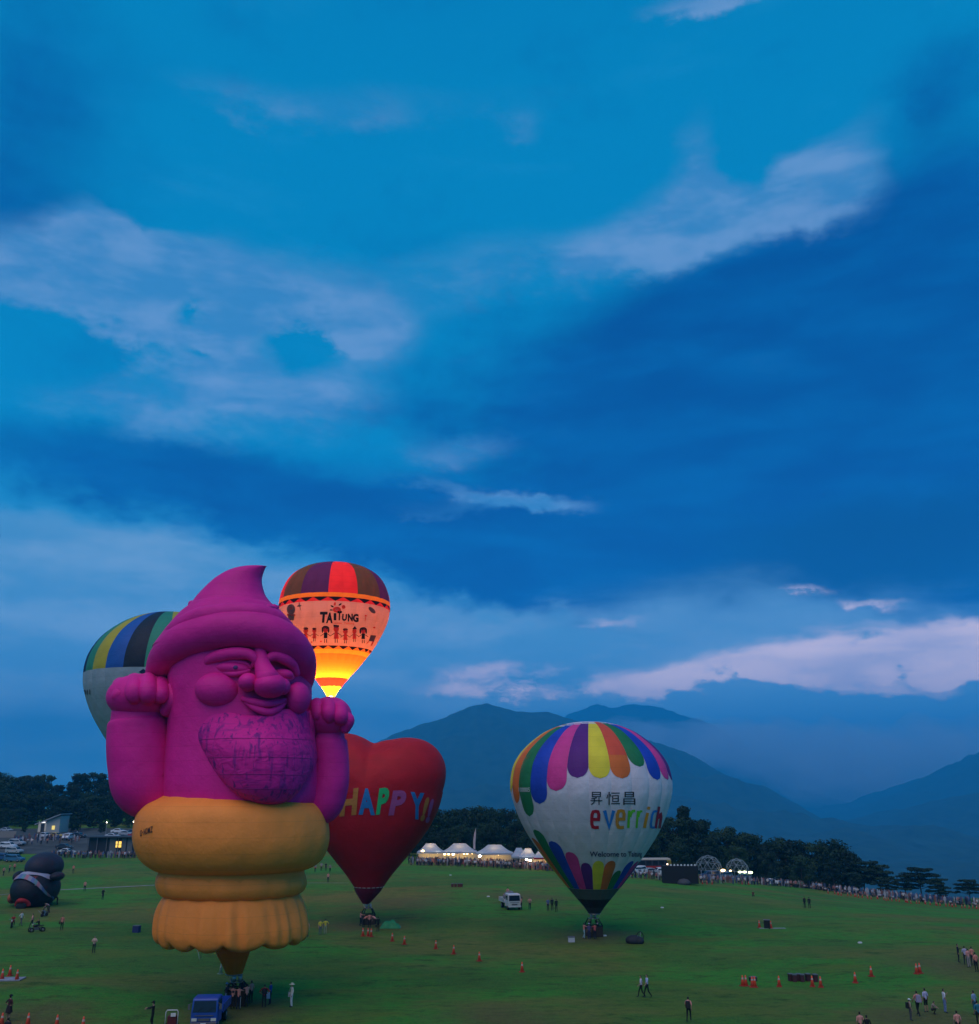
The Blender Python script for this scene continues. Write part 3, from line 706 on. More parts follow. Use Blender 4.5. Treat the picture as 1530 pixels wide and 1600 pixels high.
# =================================================================== red heart balloon
def heart():
    g = gnd(575, 1444); Y0 = g.y
    root = thing('heart_balloon', 'red heart shaped balloon with HAPPY!! in coloured letters, behind the gnome on the right', 'hot air balloon', g, group='hot air balloons')
    red = fabric('heart_red', (.44, .003, .012), .05)
    ctr = P(580, 1238, Y0)
    hw = [(1238,111.5),(1262,106),(1290,93.5),(1318,75),(1345,53.5),(1368,35),(1385,23.5)]
    axis_px = lambda py: 583-(py-1165)*.030
    # upper half: polar outline about the centre, in photograph pixels relative to the centre
    right = [(111.5,0),(115.5,20),(114.8,38),(108,55),(96,69),(80,78.5),(63,82.5),(46,83),(30,80.5),(16,78.5),(6,75.5),(0,74.5)]
    arc = catmull(right, 6)
    up = [(x, y) for x, y in arc]+[(-x, y*(1.0+.09*min(1, x/30))) for x, y in arc[::-1][1:]]
    T = 6.6; rings = 26; v = []; f = []
    n = len(up); k = mpp(1238, Y0)
    def add_side(sg):
        base = len(v)
        for j in range(rings+1):
            s_ = math.sin(PI/2*j/rings)
            for x, y in up:
                p = Vector((ctr.x+x*s_*k, Y0-sg*T*math.sqrt(max(0, 1-s_*s_)), ctr.z+y*s_*k))
                p.x += -(y*s_)*.030*k*-1
                v.append(p-g)
        for j in range(rings):
            for i in range(n-1):
                q = (base+j*n+i, base+(j+1)*n+i, base+(j+1)*n+i+1, base+j*n+i+1); f.append(q if sg > 0 else q[::-1])
    add_side(1); add_side(-1)
    prof = catmull(hw, 8); m = 72; base = len(v)
    wtop = prof[0][1]*mpp(prof[0][0], Y0); wend = prof[-1][1]*mpp(prof[-1][0], Y0)
    for py, w in prof:
        c = P(axis_px(py), py, Y0); wx = w*mpp(py, Y0); tt = (wtop-wx)/(wtop-wend); d = T+(wend-T)*tt if wx > 0 else wend
        d = wx*(T/wtop)*(1-tt)+wx*tt
        for i in range(m):
            q = 2*PI*i/m; v.append(Vector((c.x+wx*math.cos(q), Y0+d*math.sin(q), c.z))-g)
    for j in range(len(prof)-1):
        for i in range(m): f.append((base+j*m+i, base+(j+1)*m+i, base+(j+1)*m+(i+1) % m, base+j*m+(i+1) % m))
    env = mk('envelope', v, f, red, root)
    sk = [(1385,22.8),(1392,20),(1400,14.5),(1408,8.5),(1412,5.5)]
    mb = MB(); rows = []; pr = catmull(sk, 5); vv = []; ff = []
    for py, w in pr:
        c = P(axis_px(1385)+(572-axis_px(1385))*(py-1385)/27, py, Y0)
        for i in range(40):
            q = 2*PI*i/40; r = w*mpp(py, Y0)*(1+.02*math.sin(q*12)); vv.append(Vector((c.x+r*math.cos(q), Y0+r*math.sin(q), c.z))-g)
    for j in range(len(pr)-1):
        for i in range(40): ff.append((j*40+i, (j+1)*40+i, (j+1)*40+(i+1) % 40, j*40+(i+1) % 40))
    mk('skirt', vv, ff, fabric('skirt_red', (.17, .006, .03)), root)
    c = P(axis_px(1385), 1385.5, Y0)-g; r = 23.4*mpp(1385, Y0)
    for a0 in np.arange(0, 2*PI, PI/10):
        MB().tube([(c.x+r*math.cos(a0+t_), c.y+r*math.sin(a0+t_), c.z) for t_ in (0, .11, .22)], .04, 5).build('lacing', fabric('lacing_white', (.5, .42, .40)), root, True)
    t = bvh_of([env])
    B = lambda zx, zy: (100+zx/2.468, 1200+zy/2.468)
    cl = {'o': fabric('heart_orange', (.45, .17, .035)), 'b': fabric('heart_blue', (.02, .16, .42)), 'g': fabric('heart_green', (.02, .42, .14)), 'p': fabric('heart_mauve', (.36, .07, .24))}
    for ch, c_, x0, y0, x1, y1, sl_, tl in (('H','o',1063,80,1139,184,.12,-3),('A','b',1139,79,1205,181,0,1),('P','g',1208,76,1266,178,.25,-2),('P','p',1258,86,1336,182,.25,-1),('Y','b',1344,94,1402,198,.05,2),('!','o',1383,112,1425,205,.6,0),('!','p',1404,118,1443,212,.6,0)):
        letter_box('letter', ch, (531+(B(x0, y0)[0]-531)*.962, B(x0, y0)[1], 531+(B(x1, y1)[0]-531)*.962, B(x1, y1)[1]), t, cl[c_], root, .05, sl_, .06, tl, 4)
    mc = P(572, 1412, Y0); basket_set(root, g, mc.z, 5.5*mpp(1412, Y0), mc, 1.5, 1.1)
    return root
heart()
# =================================================================== pink gnome balloon
def gnome():
    g = gnd(368, 1570); GY = g.y+.3
    root = thing('gnome_balloon', 'giant magenta gnome shaped balloon with raised fists and orange trousers, nearest on the left', 'hot air balloon', g, group='hot air balloons')
    mag = fabric('gnome_magenta', (.72, .010, .25), .0, .07)
    hatm = fabric('gnome_hat_magenta', (.64, .009, .24), .0, .07)
    org = fabric('gnome_orange', (.93, .265, .042), .04, .06)
    q = lambda px, py, dd=0: P(px, py, GY-dd)-g
    s = lambda py: mpp(py, GY)
    def loft(name, rows, m, ratio=.95, n=64, rmod=None, zmod=None, sub=6, cap=True, parent=root, dd=0):
        rows = catmull(rows, sub); v = []; f = []
        for j, (xl, xr, py) in enumerate(rows):
            c = P((xl+xr)/2, py, GY-dd); r = max(.02, (xr-xl)/2*s(py)); t = j/(len(rows)-1)
            for i in range(n):
                a = 2*PI*i/n; k = r*(rmod(a, t) if rmod else 1)
                v.append(Vector((c.x+k*math.cos(a), GY-dd+ratio*k*math.sin(a), c.z+(zmod(a, t) if zmod else 0)))-g)
        for j in range(len(rows)-1):
            for i in range(n): f.append((j*n+i, (j+1)*n+i, (j+1)*n+(i+1) % n, j*n+(i+1) % n))
        if cap: f += [tuple(range(n)), tuple((len(rows)-1)*n+i for i in range(n))[::-1]]
        return mk(name, v, f, m, parent)
    def path(name, pts, m, n=28, closed=False, sub=8, parent=root, ends=True, wob=None):
        """pts: (px, py, depth towards the viewer in metres, radius in px)"""
        if closed: pts = pts+[pts[0]]
        c = catmull(pts, sub)
        if closed: c = c[:-1]
        P3 = [q(x, y, d) for x, y, d, r in c]; R = [r*s(y) for x, y, d, r in c]
        if not closed and ends:
            for e_, nb, sg in ((0, 1, 0), (-1, -2, 1)):
                d = (P3[e_]-P3[nb]).normalized(); r = R[e_]; ex = [(P3[e_]+d*r*math.sin(a), r*math.cos(a)) for a in (.35, .7, 1.05, 1.3, 1.5)]
                if sg: P3 += [x for x, _ in ex]; R += [x for _, x in ex]
                else: P3 = [x for x, _ in ex[::-1]]+P3; R = [x for _, x in ex[::-1]]+R
        if wob: R = [r*wob(i) for i, r in enumerate(R)]
        return MB().tube(P3, R, n, closed).build(name, m, parent, True)
    def ball(name, px, py, dd, rx, ry, rd, m, parent=root, rot=0):
        return MB().ell(q(px, py, dd), (rx*s(py), rd, ry*s(py)), 32, 20, Matrix.Rotation(math.radians(rot), 3, 'Y')).build(name, m, parent, True)
    pk = lambda n_, k, ph=0: (lambda a, t: 1+k*(abs(math.sin(n_*a/2+ph))**.7-.6))
    # ---- trousers: big roll, neck, small roll, gathered skirt, throat
    tr = loft('waist_roll', [(268,460,1238),(250,482,1248),(232,499,1258),(220,508,1274),(215,512.5,1300),(217,511,1322),(226,503,1342),(240,490,1354),(250,478,1359)], org, rmod=pk(16, .012), n=128)
    loft('neck_band', [(250,476,1352),(252,473,1358),(252,474,1366),(252,474,1374)], org, rmod=pk(16, .014), n=128)
    loft('lower_roll', [(258,466,1362),(251,473,1366),(248.5,476,1375),(249,476.5,1384),(253,472,1393),(262,463,1399),(268,456,1402)], org, rmod=pk(16, .03, .4), n=128)
    rnd = random.Random(4); ph = [(rnd.choice((18, 23, 31, 40, 54)), rnd.random()*6.3, rnd.uniform(.3, 1)) for _ in range(7)]
    def fold(a, t):
        w = ss(t, .04, .35)*(.35+.65*(.5-.5*math.sin(a)))          # deepest on the front
        k = sum(c*math.sin(n_*a+p_+.6*math.sin(3*a+p_)) for n_, p_, c in ph)
        edge = ss(t, .6, .86)
        kk = .5*k+.9*sum(c*(abs(math.sin(n_*a/2+p_))-.6) for n_, p_, c in ph[:4]); return 1+.019*w*kk*(1-.45*edge)+.022*edge*(abs(math.sin(7*a+.3+.5*math.sin(3*a)))**.5-.6)
    def sc(a, t): return -.62*ss(t, .5, .85)*(abs(math.sin(7*a+.3+.5*math.sin(3*a)))**.5-.6)*(1-ss(t, .86, 1))
    loft('gathered_skirt', [(268,456,1392),(261,464,1397),(255,471,1408),(250,476,1424),(247.5,479.5,1442),(247.5,480,1455),(251,478,1464),(258,471,1468),(268,460,1468),(290,438,1463)], org, rmod=fold, zmod=sc, n=260, ratio=.97)
    loft('throat', [(280,446,1462),(318,408,1466),(334,394,1478),(341,388,1494),(348,383,1508),(354,378.5,1522)], fabric('gnome_throat', (.95, .27, .02), .45), rmod=pk(16, .02), n=96, cap=False)
    tb = bvh_of([tr])
    ink = fabric('print_black', (.015, .015, .02))
    for i, ch in enumerate('G-NOMZ'):
        a = (219.5, 222.6, 225.2, 228.6, 231.8, 235.6); b = (222.4, 224.6, 228.4, 231.6, 235.2, 239.4); y = 1291+6.6-(a[i]-219)*.38
        letter_box('printed_letter', ch, (a[i], y+(3.4 if ch == '-' else 0), b[i], y+(4.8 if ch == '-' else 9.5)), tb, ink, root, .02, .1, .05, -1, 3)
    # ---- body and head in one barrel
    BR = [(300,452,985),(283,470,1000),(270,481,1030),(266.5,485,1062),(266,486,1095),(266,489,1125),(264,494,1155),(260,499,1195),(258,500,1232),(262,494,1256),(280,470,1268)]
    face = loft('body', BR, mag, ratio=.92, n=112, rmod=pk(14, .006))
    bl_, br_, by_ = [x[0] for x in BR], [x[1] for x in BR], [x[2] for x in BR]
    def fd(px, py):
        xl, xr = np.interp(py, by_, bl_), np.interp(py, by_, br_); r = (xr-xl)/2
        return .92*r*s(py)*math.sqrt(max(.0, 1-((px-(xl+xr)/2)/r)**2))
    fp = root
    ball('cheek', 340, 1078, fd(340, 1078)-.15, 33, 25.5, 1.4, mag, fp, 8); ball('cheek', 465, 1091, fd(465, 1091)+.1, 19, 24, 1.3, mag, fp)
    ball('nose', 422, 1071, fd(422, 1071)+.65, 24, 18.5, 1.5, mag, fp); ball('nostril', 388, 1066, fd(388, 1066)+.45, 14, 13.5, 1.05, mag, fp); ball('nostril', 443, 1073, fd(443, 1073)+.8, 10, 12, .9, mag, fp)
    path('nose_bridge', [(405,1012,fd(405,1012)+.1,9),(408,1028,fd(408,1028)+.25,10),(412,1045,fd(412,1045)+.55,13),(418,1060,fd(418,1060)+.9,17)], mag, parent=fp)
    BD = .55
    path('eyebrow', [(322,1043,fd(322,1043)+.1,4),(328,1031,fd(328,1031)+BD*.8,7.5),(346,1024,fd(346,1024)+BD,9),(370,1021,fd(370,1021)+BD,9),(390,1023,fd(390,1023)+BD,8),(399,1032,fd(399,1032)+.4,6),(396,1039,fd(396,1039)+.1,4)], mag, parent=fp)
    path('eyebrow', [(417,1036,fd(417,1036)+.1,4),(420,1029,fd(420,1029)+BD*.7,6),(431,1025,fd(431,1025)+BD,8),(446,1030,fd(446,1030)+BD,8.5),(458,1040,fd(458,1040)+BD*.8,7),(464,1052,fd(464,1052)+.3,5)], mag, parent=fp)
    path('eye_fold', [(330,1044,fd(330,1044)-.05,2.5),(342,1037,fd(342,1037)+.1,3.2),(360,1034,fd(360,1034)+.2,3.4),(382,1036,fd(382,1036)+.1,3.2),(392,1043,fd(392,1043)-.05,2.5)], mag, parent=fp)
    pup = fabric('gnome_pupil', (.10, .03, .16))
    for ex, ey, rx, ry in ((364,1044,25,9.0),(442,1054,16,8.5)):
        ball('eye', ex, ey, fd(ex, ey)-.12, rx, ry, .62, mag, fp, 4)
        ball('pupil', ex+4, ey-1, fd(ex+4, ey-1)+.40, 4, 3.2, .13, pup, fp)
        path('lower_eyelid', [(ex-rx,ey+3,fd(ex-rx,ey+3)-.1,3),(ex,ey+9.5,fd(ex,ey+9)+.22,4),(ex+rx,ey+4,fd(ex+rx,ey+4)-.05,3)], mag, parent=fp)
    path('upper_lip', [(380,1092,fd(380,1092)-.1,3.5),(394,1096,fd(394,1096)+.2,5),(414,1100,fd(414,1100)+.35,5.5),(434,1098,fd(434,1098)+.3,4.8),(446,1094,fd(446,1094)+.0,3.5)], mag, parent=fp)
    path('lower_lip', [(384,1098,fd(384,1098)-.1,2.5),(400,1107,fd(400,1107)+.2,4.6),(420,1113,fd(420,1113)+.35,5.5),(436,1107,fd(436,1107)+.25,4.4),(446,1098,fd(446,1098)+.0,2.5)], mag, parent=fp)
    seam_ = fabric('gnome_seam', (.33, .009, .18))
    path('seam', [(px, 1150-7*math.sin((px-268)/222*PI), fd(px, 1150-7*math.sin((px-268)/222*PI))+.02, .9) for px in range(268, 300, 8)], seam_, parent=face, n=6, sub=2)
    # ---- beard: a padded bib with streaked dye
    bm, t = new_mat('gnome_beard'); N = t.nodes; L = t.links
    o = N.new('ShaderNodeOutputMaterial'); b = N.new('ShaderNodeBsdfPrincipled'); b.inputs['Roughness'].default_value = .65; b.inputs['Specular IOR Level'].default_value = .2
    tc = N.new('ShaderNodeTexCoord')
    def noi(st, sc, det=4, off=0):
        mp = N.new('ShaderNodeMapping'); mp.inputs['Scale'].default_value = st; mp.inputs['Location'].default_value = (off, 0, off); L.new(tc.outputs['Object'], mp.inputs[0])
        n = N.new('ShaderNodeTexNoise'); n.inputs['Scale'].default_value = sc; n.inputs['Detail'].default_value = det; n.inputs['Distortion'].default_value = .6; L.new(mp.outputs[0], n.inputs['Vector']); return n.outputs['Fac']
    def rg(f_, a, b_):
        r = N.new('ShaderNodeMapRange'); r.interpolation_type = 'SMOOTHSTEP'; r.inputs[1].default_value = a; r.inputs[2].default_value = b_; L.new(f_, r.inputs[0]); return r.outputs[0]
    def mx(f_, a, b_):
        n = N.new('ShaderNodeMix'); n.data_type = 'RGBA'
        L.new(f_, n.inputs[0])
        for s_, x in ((n.inputs[6], a), (n.inputs[7], b_)):
            L.new(x, s_) if hasattr(x, 'is_linked') else setattr(s_, 'default_value', (*x, 1))
        return n.outputs[2]
    c = mx(rg(noi((1.6, 1.6, .26), 1.0, 4), .54, .68), (.68, .012, .25), (.26, .010, .19))
    c = mx(rg(noi((2.6, 2.6, .22), 1.2, 3, 9), .56, .70), c, (.17, .010, .17))
    c = mx(rg(noi((.25, 1, 2.6), 1.2, 3, 4), .56, .70), c, (.46, .010, .22))
    L.new(c, b.inputs['Base Color'])
    bp = N.new('ShaderNodeBump'); bp.inputs['Strength'].default_value = .6; bp.inputs['Distance'].default_value = .3; L.new(noi((1, 1, 1.6), .9, 4, 2), bp.inputs['Height']); L.new(bp.outputs[0], b.inputs['Normal'])
    L.new(b.outputs[0], o.inputs[0])
    ol = catmull([(281,1112),(284,1130),(297,1152),(316,1178),(335,1206),(353,1228),(375,1245),(398,1254),(424,1258),(450,1252),(468,1236),(483,1213),(496,1186),(494,1155),(487,1128),(482,1112),(440,1108),(400,1118),(350,1112),(310,1106),(281,1112)], 6)[:-1]
    ccx, ccy = 400, 1165; n = len(ol); v = []; f = []; rings = 18
    bd = fd
    for j in range(rings+1):
        sj = math.sin(PI/2*j/rings)
        for x, y in ol:
            px, py = ccx+(x-ccx)*sj, ccy+(y-ccy)*sj
            top = ss(py, 1105, 1175)
            v.append(q(px, py, bd(px, py)-.02+(1.2*top+.6)*max(0, 1-sj*sj)**.42+.05*math.sin(px*.35)*(1-sj)))
    for j in range(rings):
        for i in range(n): f.append((j*n+i, j*n+(i+1) % n, (j+1)*n+(i+1) % n, (j+1)*n+i))
    be = mk('beard', v, f, bm, root)
    bt = bvh_of([be])
    sm = seam_
    # sewn seams that run across the beard and down it
    for y0 in (1151, 1180, 1207, 1230):
        pts = []
        for px in range(296, 496, 6):
            py = y0+2.5*math.sin((px-300)*.016)+.010*(px-395)**2*.06
            d = ray(px, py).normalized(); h = bt.ray_cast(Vector((0, 0, CH)), d)
            if h[0] is not None: pts.append(h[0]-g-d*.015)
            elif len(pts) > 2: break
        if len(pts) > 3: MB().tube(pts, .022, 5).build('seam', sm, be, True)
    for x0 in ():
        pts = []
        for py in range(1142, 1256, 5):
            px = x0+(x0-400)*.0012*(py-1142)
            d = ray(px, py).normalized(); h = bt.ray_cast(Vector((0, 0, CH)), d)
            if h[0] is not None: pts.append(h[0]-g-d*.015)
            elif len(pts) > 2: break
        if len(pts) > 3: MB().tube(pts, .018, 5).build('seam', sm, be, True)
    # ---- hat
    path('hat_brim', [(252,1050,-.6,24),(260,1028,1.6,26),(283,1006,3.6,28),(322,990,4.8,28.5),(366,983,5.3,28),(408,986,5.1,27.5),(444,1002,4.1,27),(467,1028,2.1,25),(472,1058,-.6,20),(455,1062,-3.4,24),(370,1040,-5.2,26),(276,1050,-3.4,25)], hatm, closed=True, n=36)
    path('hat_fold', [(256,1004,.6,10),(276,985,3.0,15),(310,968,4.6,17),(350,960,5.2,16),(392,959,5.2,16),(428,970,4.2,16),(452,990,2.0,13),(462,1008,-.6,9),(440,1010,-3.6,13),(360,990,-5.0,14),(284,1000,-3.4,13)], hatm, closed=True, n=28)
    loft('hat_crown', [(244,478,1014),(252,470,1002),(268,458,980),(282,447,963),(293,438,953),(301,430,946),(312,420,942)], hatm, ratio=.95, n=96, rmod=pk(14, .01))
    mbr = []
    for k in range(80):
        a = 2*PI*k/80; mbr.append((365.5+66*math.cos(a), 947+(3.2*math.cos(a)), 3.4*math.sin(a), 4.6+1.1*math.sin(k*1.9)+.6*math.sin(k*3.3+1)))
    path('hat_ruffle', mbr, hatm, closed=True, n=10, sub=2)
    loft('hat_cone', [(298,431,949),(303,424,942),(312,414.5,930),(326,409.5,915),(337,408.5,905),(351,410.5,896),(365,412.8,890),(381,414.5,886.6),(397,416,885.2),(410,416.8,884.8),(415.5,417.2,884.7)], hatm, ratio=.9, n=64, rmod=pk(12, .008))
    # ---- arms and fists
    la = path('arm', [(217,1112,1.2,40),(217,1123,1.2,41.5),(217,1128,1.2,45),(217,1140,1.2,46.5),(218,1165,1.2,48),(221,1195,1.2,48.5),(229,1226,1.0,49),(262,1232,0,44),(300,1205,-1.0,40)], mag, n=48)
    ra = path('arm', [(514,1146,-.4,24),(514,1154,-.4,25),(514,1159,-.4,27.5),(515,1168,-.4,28.3),(517,1195,-.4,28.5),(514,1228,-.4,30.5),(500,1256,-.6,33),(470,1240,-1.2,34),(440,1210,-2,34)], mag, n=48)
    # left fist: palm, four curled fingers, thumb
    h1 = ball('fist', 221, 1089, 1.4, 51, 35, 2.9, mag, la)
    for px, top, bot, r in ((189,1073,1086,13.5),(210,1067,1088,14),(231,1066,1088,14),(251,1070,1087,12.5)):
        pf = 1.4+2.9*math.sqrt(max(.1, 1-((px-221)/51)**2))-.15; path('finger', [(px,top+8,-.3,r*.9),(px,top-1,.9,r),(px,top+3,pf*.7,r),(px,top+15,pf,r),(px+1,bot+2,pf-.3,r*.85)], mag, n=20, parent=la)
    path('thumb', [(262,1108,2.4,12),(271,1093,2.9,12.5),(270,1077,2.6,11)], mag, n=20, parent=la)
    ball('fist', 515, 1120, -.2, 35, 31, 2.1, mag, ra)
    for px, top, bot, r in ((495,1101,1117,10.5),(512,1100,1119,11.5),(530,1105,1121,11.5)):
        pf = -.2+2.1*math.sqrt(max(.1, 1-((px-515)/35)**2))-.1; path('finger', [(px,top+8,-1.4,r*.9),(px,top,-.4,r),(px+1,top+3,pf*.6,r),(px+2,top+14,pf,r),(px+3,bot+3,pf-.3,r*.85)], mag, n=20, parent=ra)
    path('finger', [(540,1120,.6,9),(544,1126,.9,10),(540,1138,.8,8)], mag, n=18, parent=ra)
    path('thumb', [(484,1146,1.0,9),(482,1130,1.4,9.5),(484,1118,1.2,8)], mag, n=18, parent=ra)
    mc = P(366, 1522, GY); r = 12.5*mpp(1522, GY)
    MB().tube([(mc.x-g.x+r*math.cos(a), mc.y-g.y+r*math.sin(a), mc.z-g.z) for a in np.linspace(0, 2*PI, 24, endpoint=False)], .04, 6, True).build('mouth_ring', STEEL, root, True)
    basket_set(root, g, mc.z, r, mc, 1.6, 1.15, rz=.15)
    MB().tube([q(318,1478,-1), q(312,1500,-3), gnd(306,1470)-g], .02, 5).build('guy_rope', mat('rope', (.35, .34, .28), .8), root)
gnome()
# ------------------------------------------------------------------ trees
def leaf_mat(name, a, b_):
    m, t = new_mat(name); N = t.nodes; L = t.links
    o = N.new('ShaderNodeOutputMaterial'); b = N.new('ShaderNodeBsdfPrincipled'); b.inputs['Roughness'].default_value = .7; b.inputs['Specular IOR Level'].default_value = .2
    tc = N.new('ShaderNodeTexCoord'); n = N.new('ShaderNodeTexNoise'); n.inputs['Scale'].default_value = .9; n.inputs['Detail'].default_value = 5; L.new(tc.outputs['Object'], n.inputs['Vector'])
    oi = N.new('ShaderNodeObjectInfo'); ad = N.new('ShaderNodeMath'); ad.operation = 'MULTIPLY_ADD'; ad.inputs[1].default_value = .5; L.new(oi.outputs['Random'], ad.inputs[0]); L.new(n.outputs['Fac'], ad.inputs[2])
    r = N.new('ShaderNodeMapRange'); r.inputs[1].default_value = .4; r.inputs[2].default_value = 1.1; L.new(ad.outputs[0], r.inputs[0])
    mx = N.new('ShaderNodeMix'); mx.data_type = 'RGBA'; L.new(r.outputs[0], mx.inputs[0]); mx.inputs[6].default_value = (*a, 1); mx.inputs[7].default_value = (*b_, 1)
    L.new(mx.outputs[2], b.inputs['Base Color']); L.new(b.outputs[0], o.inputs[0]); return m
LEAF = leaf_mat('broad_leaves', (.008, .022, .010), (.026, .058, .020)); LEAF2 = leaf_mat('dark_leaves', (.006, .017, .010), (.018, .042, .020))
BARK = mat('bark', (.05, .04, .03), .9, .3, 3, .4, stretch=(1, 1, .3))
def make_tree(name, label, seed, H, W_, kind, leaf, nclump=72, nleaf=78):
    rnd = random.Random(seed); root = thing(name, label, 'tree', (0, 0, 0), group='trees around the field')
    tk = MB(); th = H*.42
    bend = Vector((rnd.uniform(-.4, .4), rnd.uniform(-.4, .4), 0))
    top = Vector((0, 0, H*.82))+bend
    tk.tube([(0, 0, -1.2), (0, 0, .4), bend*.4+Vector((0, 0, th*.5)), bend*.7+Vector((0, 0, th)), top], [.32*H/12, .26*H/12, .22*H/12, .18*H/12, .04], 8)
    clumps = []
    for i in range(nclump):
        a = rnd.random()*2*PI
        if kind == 'round':
            h = rnd.uniform(.0, 1)**.9; rr = math.sqrt(max(.12, 1-((h-.48)/.58)**2))*W_*rnd.uniform(.35, 1.0)
            z = H*(.07+.85*h); cr = W_*rnd.uniform(.20, .36)
        elif kind == 'layer':                                        # tiered, flat spreading branches
            lv = rnd.choice((.42, .58, .58, .76, .76, .93)); z = H*lv+rnd.uniform(-.1, .1); rr = W_*(1.25-lv*.72)*math.sqrt(rnd.random()); cr = W_*rnd.uniform(.16, .26)
        else:                                                        # slim conifer-like casuarina
            h = rnd.random()**.8; z = H*(.12+.86*h); rr = W_*(1.12-h)*rnd.uniform(.25, 1); cr = W_*rnd.uniform(.16, .28)
        c = Vector((rr*math.cos(a), rr*math.sin(a), z))+bend*(z/H); clumps.append((c, cr))
        if i % 3 == 0:
            s0 = Vector((0, 0, min(z*.75, H*.7)))+bend*.5; tk.tube([s0, (s0+c)/2+Vector((0, 0, .3)), c], [.09*H/12, .06*H/12, .025], 5, cap=False)
    tk.build('trunk', BARK, root, True)
    v = []; f = []
    for c, cr in clumps:
        flat = .36 if kind == 'layer' else .72
        for _ in range(nleaf):
            d = Vector((rnd.gauss(0, 1), rnd.gauss(0, 1), rnd.gauss(0, 1))).normalized()*(rnd.random()**.4)
            p = c+Vector((d.x*cr, d.y*cr, d.z*cr*flat)); sz = rnd.uniform(.18, .40)*(H/12)**.4
            n_ = (d*.8+Vector((rnd.uniform(-1, 1), rnd.uniform(-1, 1), rnd.uniform(0, 1)))).normalized(); t_ = n_.orthogonal().normalized(); t_.rotate(Matrix.Rotation(rnd.random()*6.3, 3, n_)); b_ = n_.cross(t_)
            k = len(v); v += [p-t_*sz, p+b_*sz*.5, p+t_*sz, p-b_*sz*.5]; f.append((k, k+1, k+2, k+3))
    cr = mk('crown', v, f, leaf, root, False); cr['kind'] = 'stuff'
    return root
TREES = {}
def tree_kind(k):
    if k not in TREES:
        a = {'r0': ('broadleaf_tree', 11, 12, 4.6, 'round', LEAF), 'r1': ('broadleaf_tree', 12, 12, 4.0, 'round', LEAF2), 'r2': ('broadleaf_tree', 13, 12, 5.4, 'round', LEAF), 'c0': ('casuarina_tree', 14, 12, 3.8, 'cone', LEAF2), 'l0': ('layered_tree', 15, 7, 4.4, 'layer', LEAF2), 'l1': ('layered_tree', 16, 7, 3.6, 'layer', LEAF2)}[k]
        TREES[k] = [make_tree(a[0], '', a[1], a[2], a[3], a[4], a[5]), a[2], False]
    return TREES[k]
def plant(k, px, top, dist, label, wide=1.0):
    """a tree whose tip stands at photo row `top`, `dist` metres away"""
    src, H, used = tree_kind(k)
    p = P(px, top, dist); z = tz(p.x, p.y); sc = (p.z-z)/H/.97
    sc = max(sc, .25); rz = random.uniform(0, 6.28)
    if not used:
        src.location = (p.x, p.y, z); src.rotation_euler = (0, 0, rz); src.scale = (sc*wide, sc*wide, sc); src['label'] = label; TREES[k][2] = True; return src
    return copy_tree(src, (p.x, p.y, z), rz, label, (sc*wide, sc*wide, sc))
rt = random.Random(21)
SKY_L = [(-60,1216),(0,1211),(20,1208),(40,1206),(62,1208),(80,1214),(95,1218),(108,1221),(118,1212),(135,1211),(150,1208),(165,1212),(185,1214),(230,1222),(300,1232),(400,1245),(520,1262)]
topL = lambda px: np.interp(px, [a for a, _ in SKY_L], [b for _, b in SKY_L])
for px in range(-60, 560, 26): plant(rt.choice(('r0','r2')), px+rt.uniform(-8, 8), topL(px)+rt.uniform(26, 40), rt.uniform(352, 368), 'low dark tree in the foot of the hillside wood at the far left', 1.35)
LW = 'dark green tree in the hillside wood at the far left edge of the field'
for px in range(-60, 560, 19):                                      # back row makes the skyline
    plant(rt.choice(('r0','r1','r2')), px+rt.uniform(-5, 5), topL(px)+rt.uniform(-4, 11), rt.uniform(400, 440), LW, rt.uniform(.85, 1.2))
for px in range(-50, 300, 24):
    plant(rt.choice(('r0','r1','c0')), px+rt.uniform(-7, 7), topL(px)+rt.uniform(16, 30), rt.uniform(372, 392), LW, 1.0)
for px, top, d, k in ((8,1262,330,'r0'),(98,1247,335,'r1'),(130,1252,332,'c0'),(34,1262,348,'r2'),(150,1262,340,'r0'),(182,1258,345,'r1'),(118,1276,326,'r0'),(66,1290,322,'r1'),(205,1262,345,'r2'),(160,1290,318,'r2'),(38,1296,318,'r1'),(225,1268,340,'r1')):
    plant(k, px, top, d, 'green tree standing among the parked cars below the hillside wood')
MT = 'dark tree in the tall belt behind the white marquees'
for px in range(540, 1040, 23):
    t_ = np.interp(px, [540,640,690,720,760,800,840,1040], [1268,1268,1265,1261,1259,1262,1266,1270])
    plant(rt.choice(('r0','r1','r2')), px+rt.uniform(-5, 5), t_+rt.uniform(-3, 10), rt.uniform(272, 292), MT, rt.uniform(.85, 1.15))
for px in range(560, 1030, 27):
    plant(rt.choice(('r0','r1','r2')), px+rt.uniform(-8, 8), 1284+rt.uniform(-2, 14), rt.uniform(255, 264), MT, 1.05)
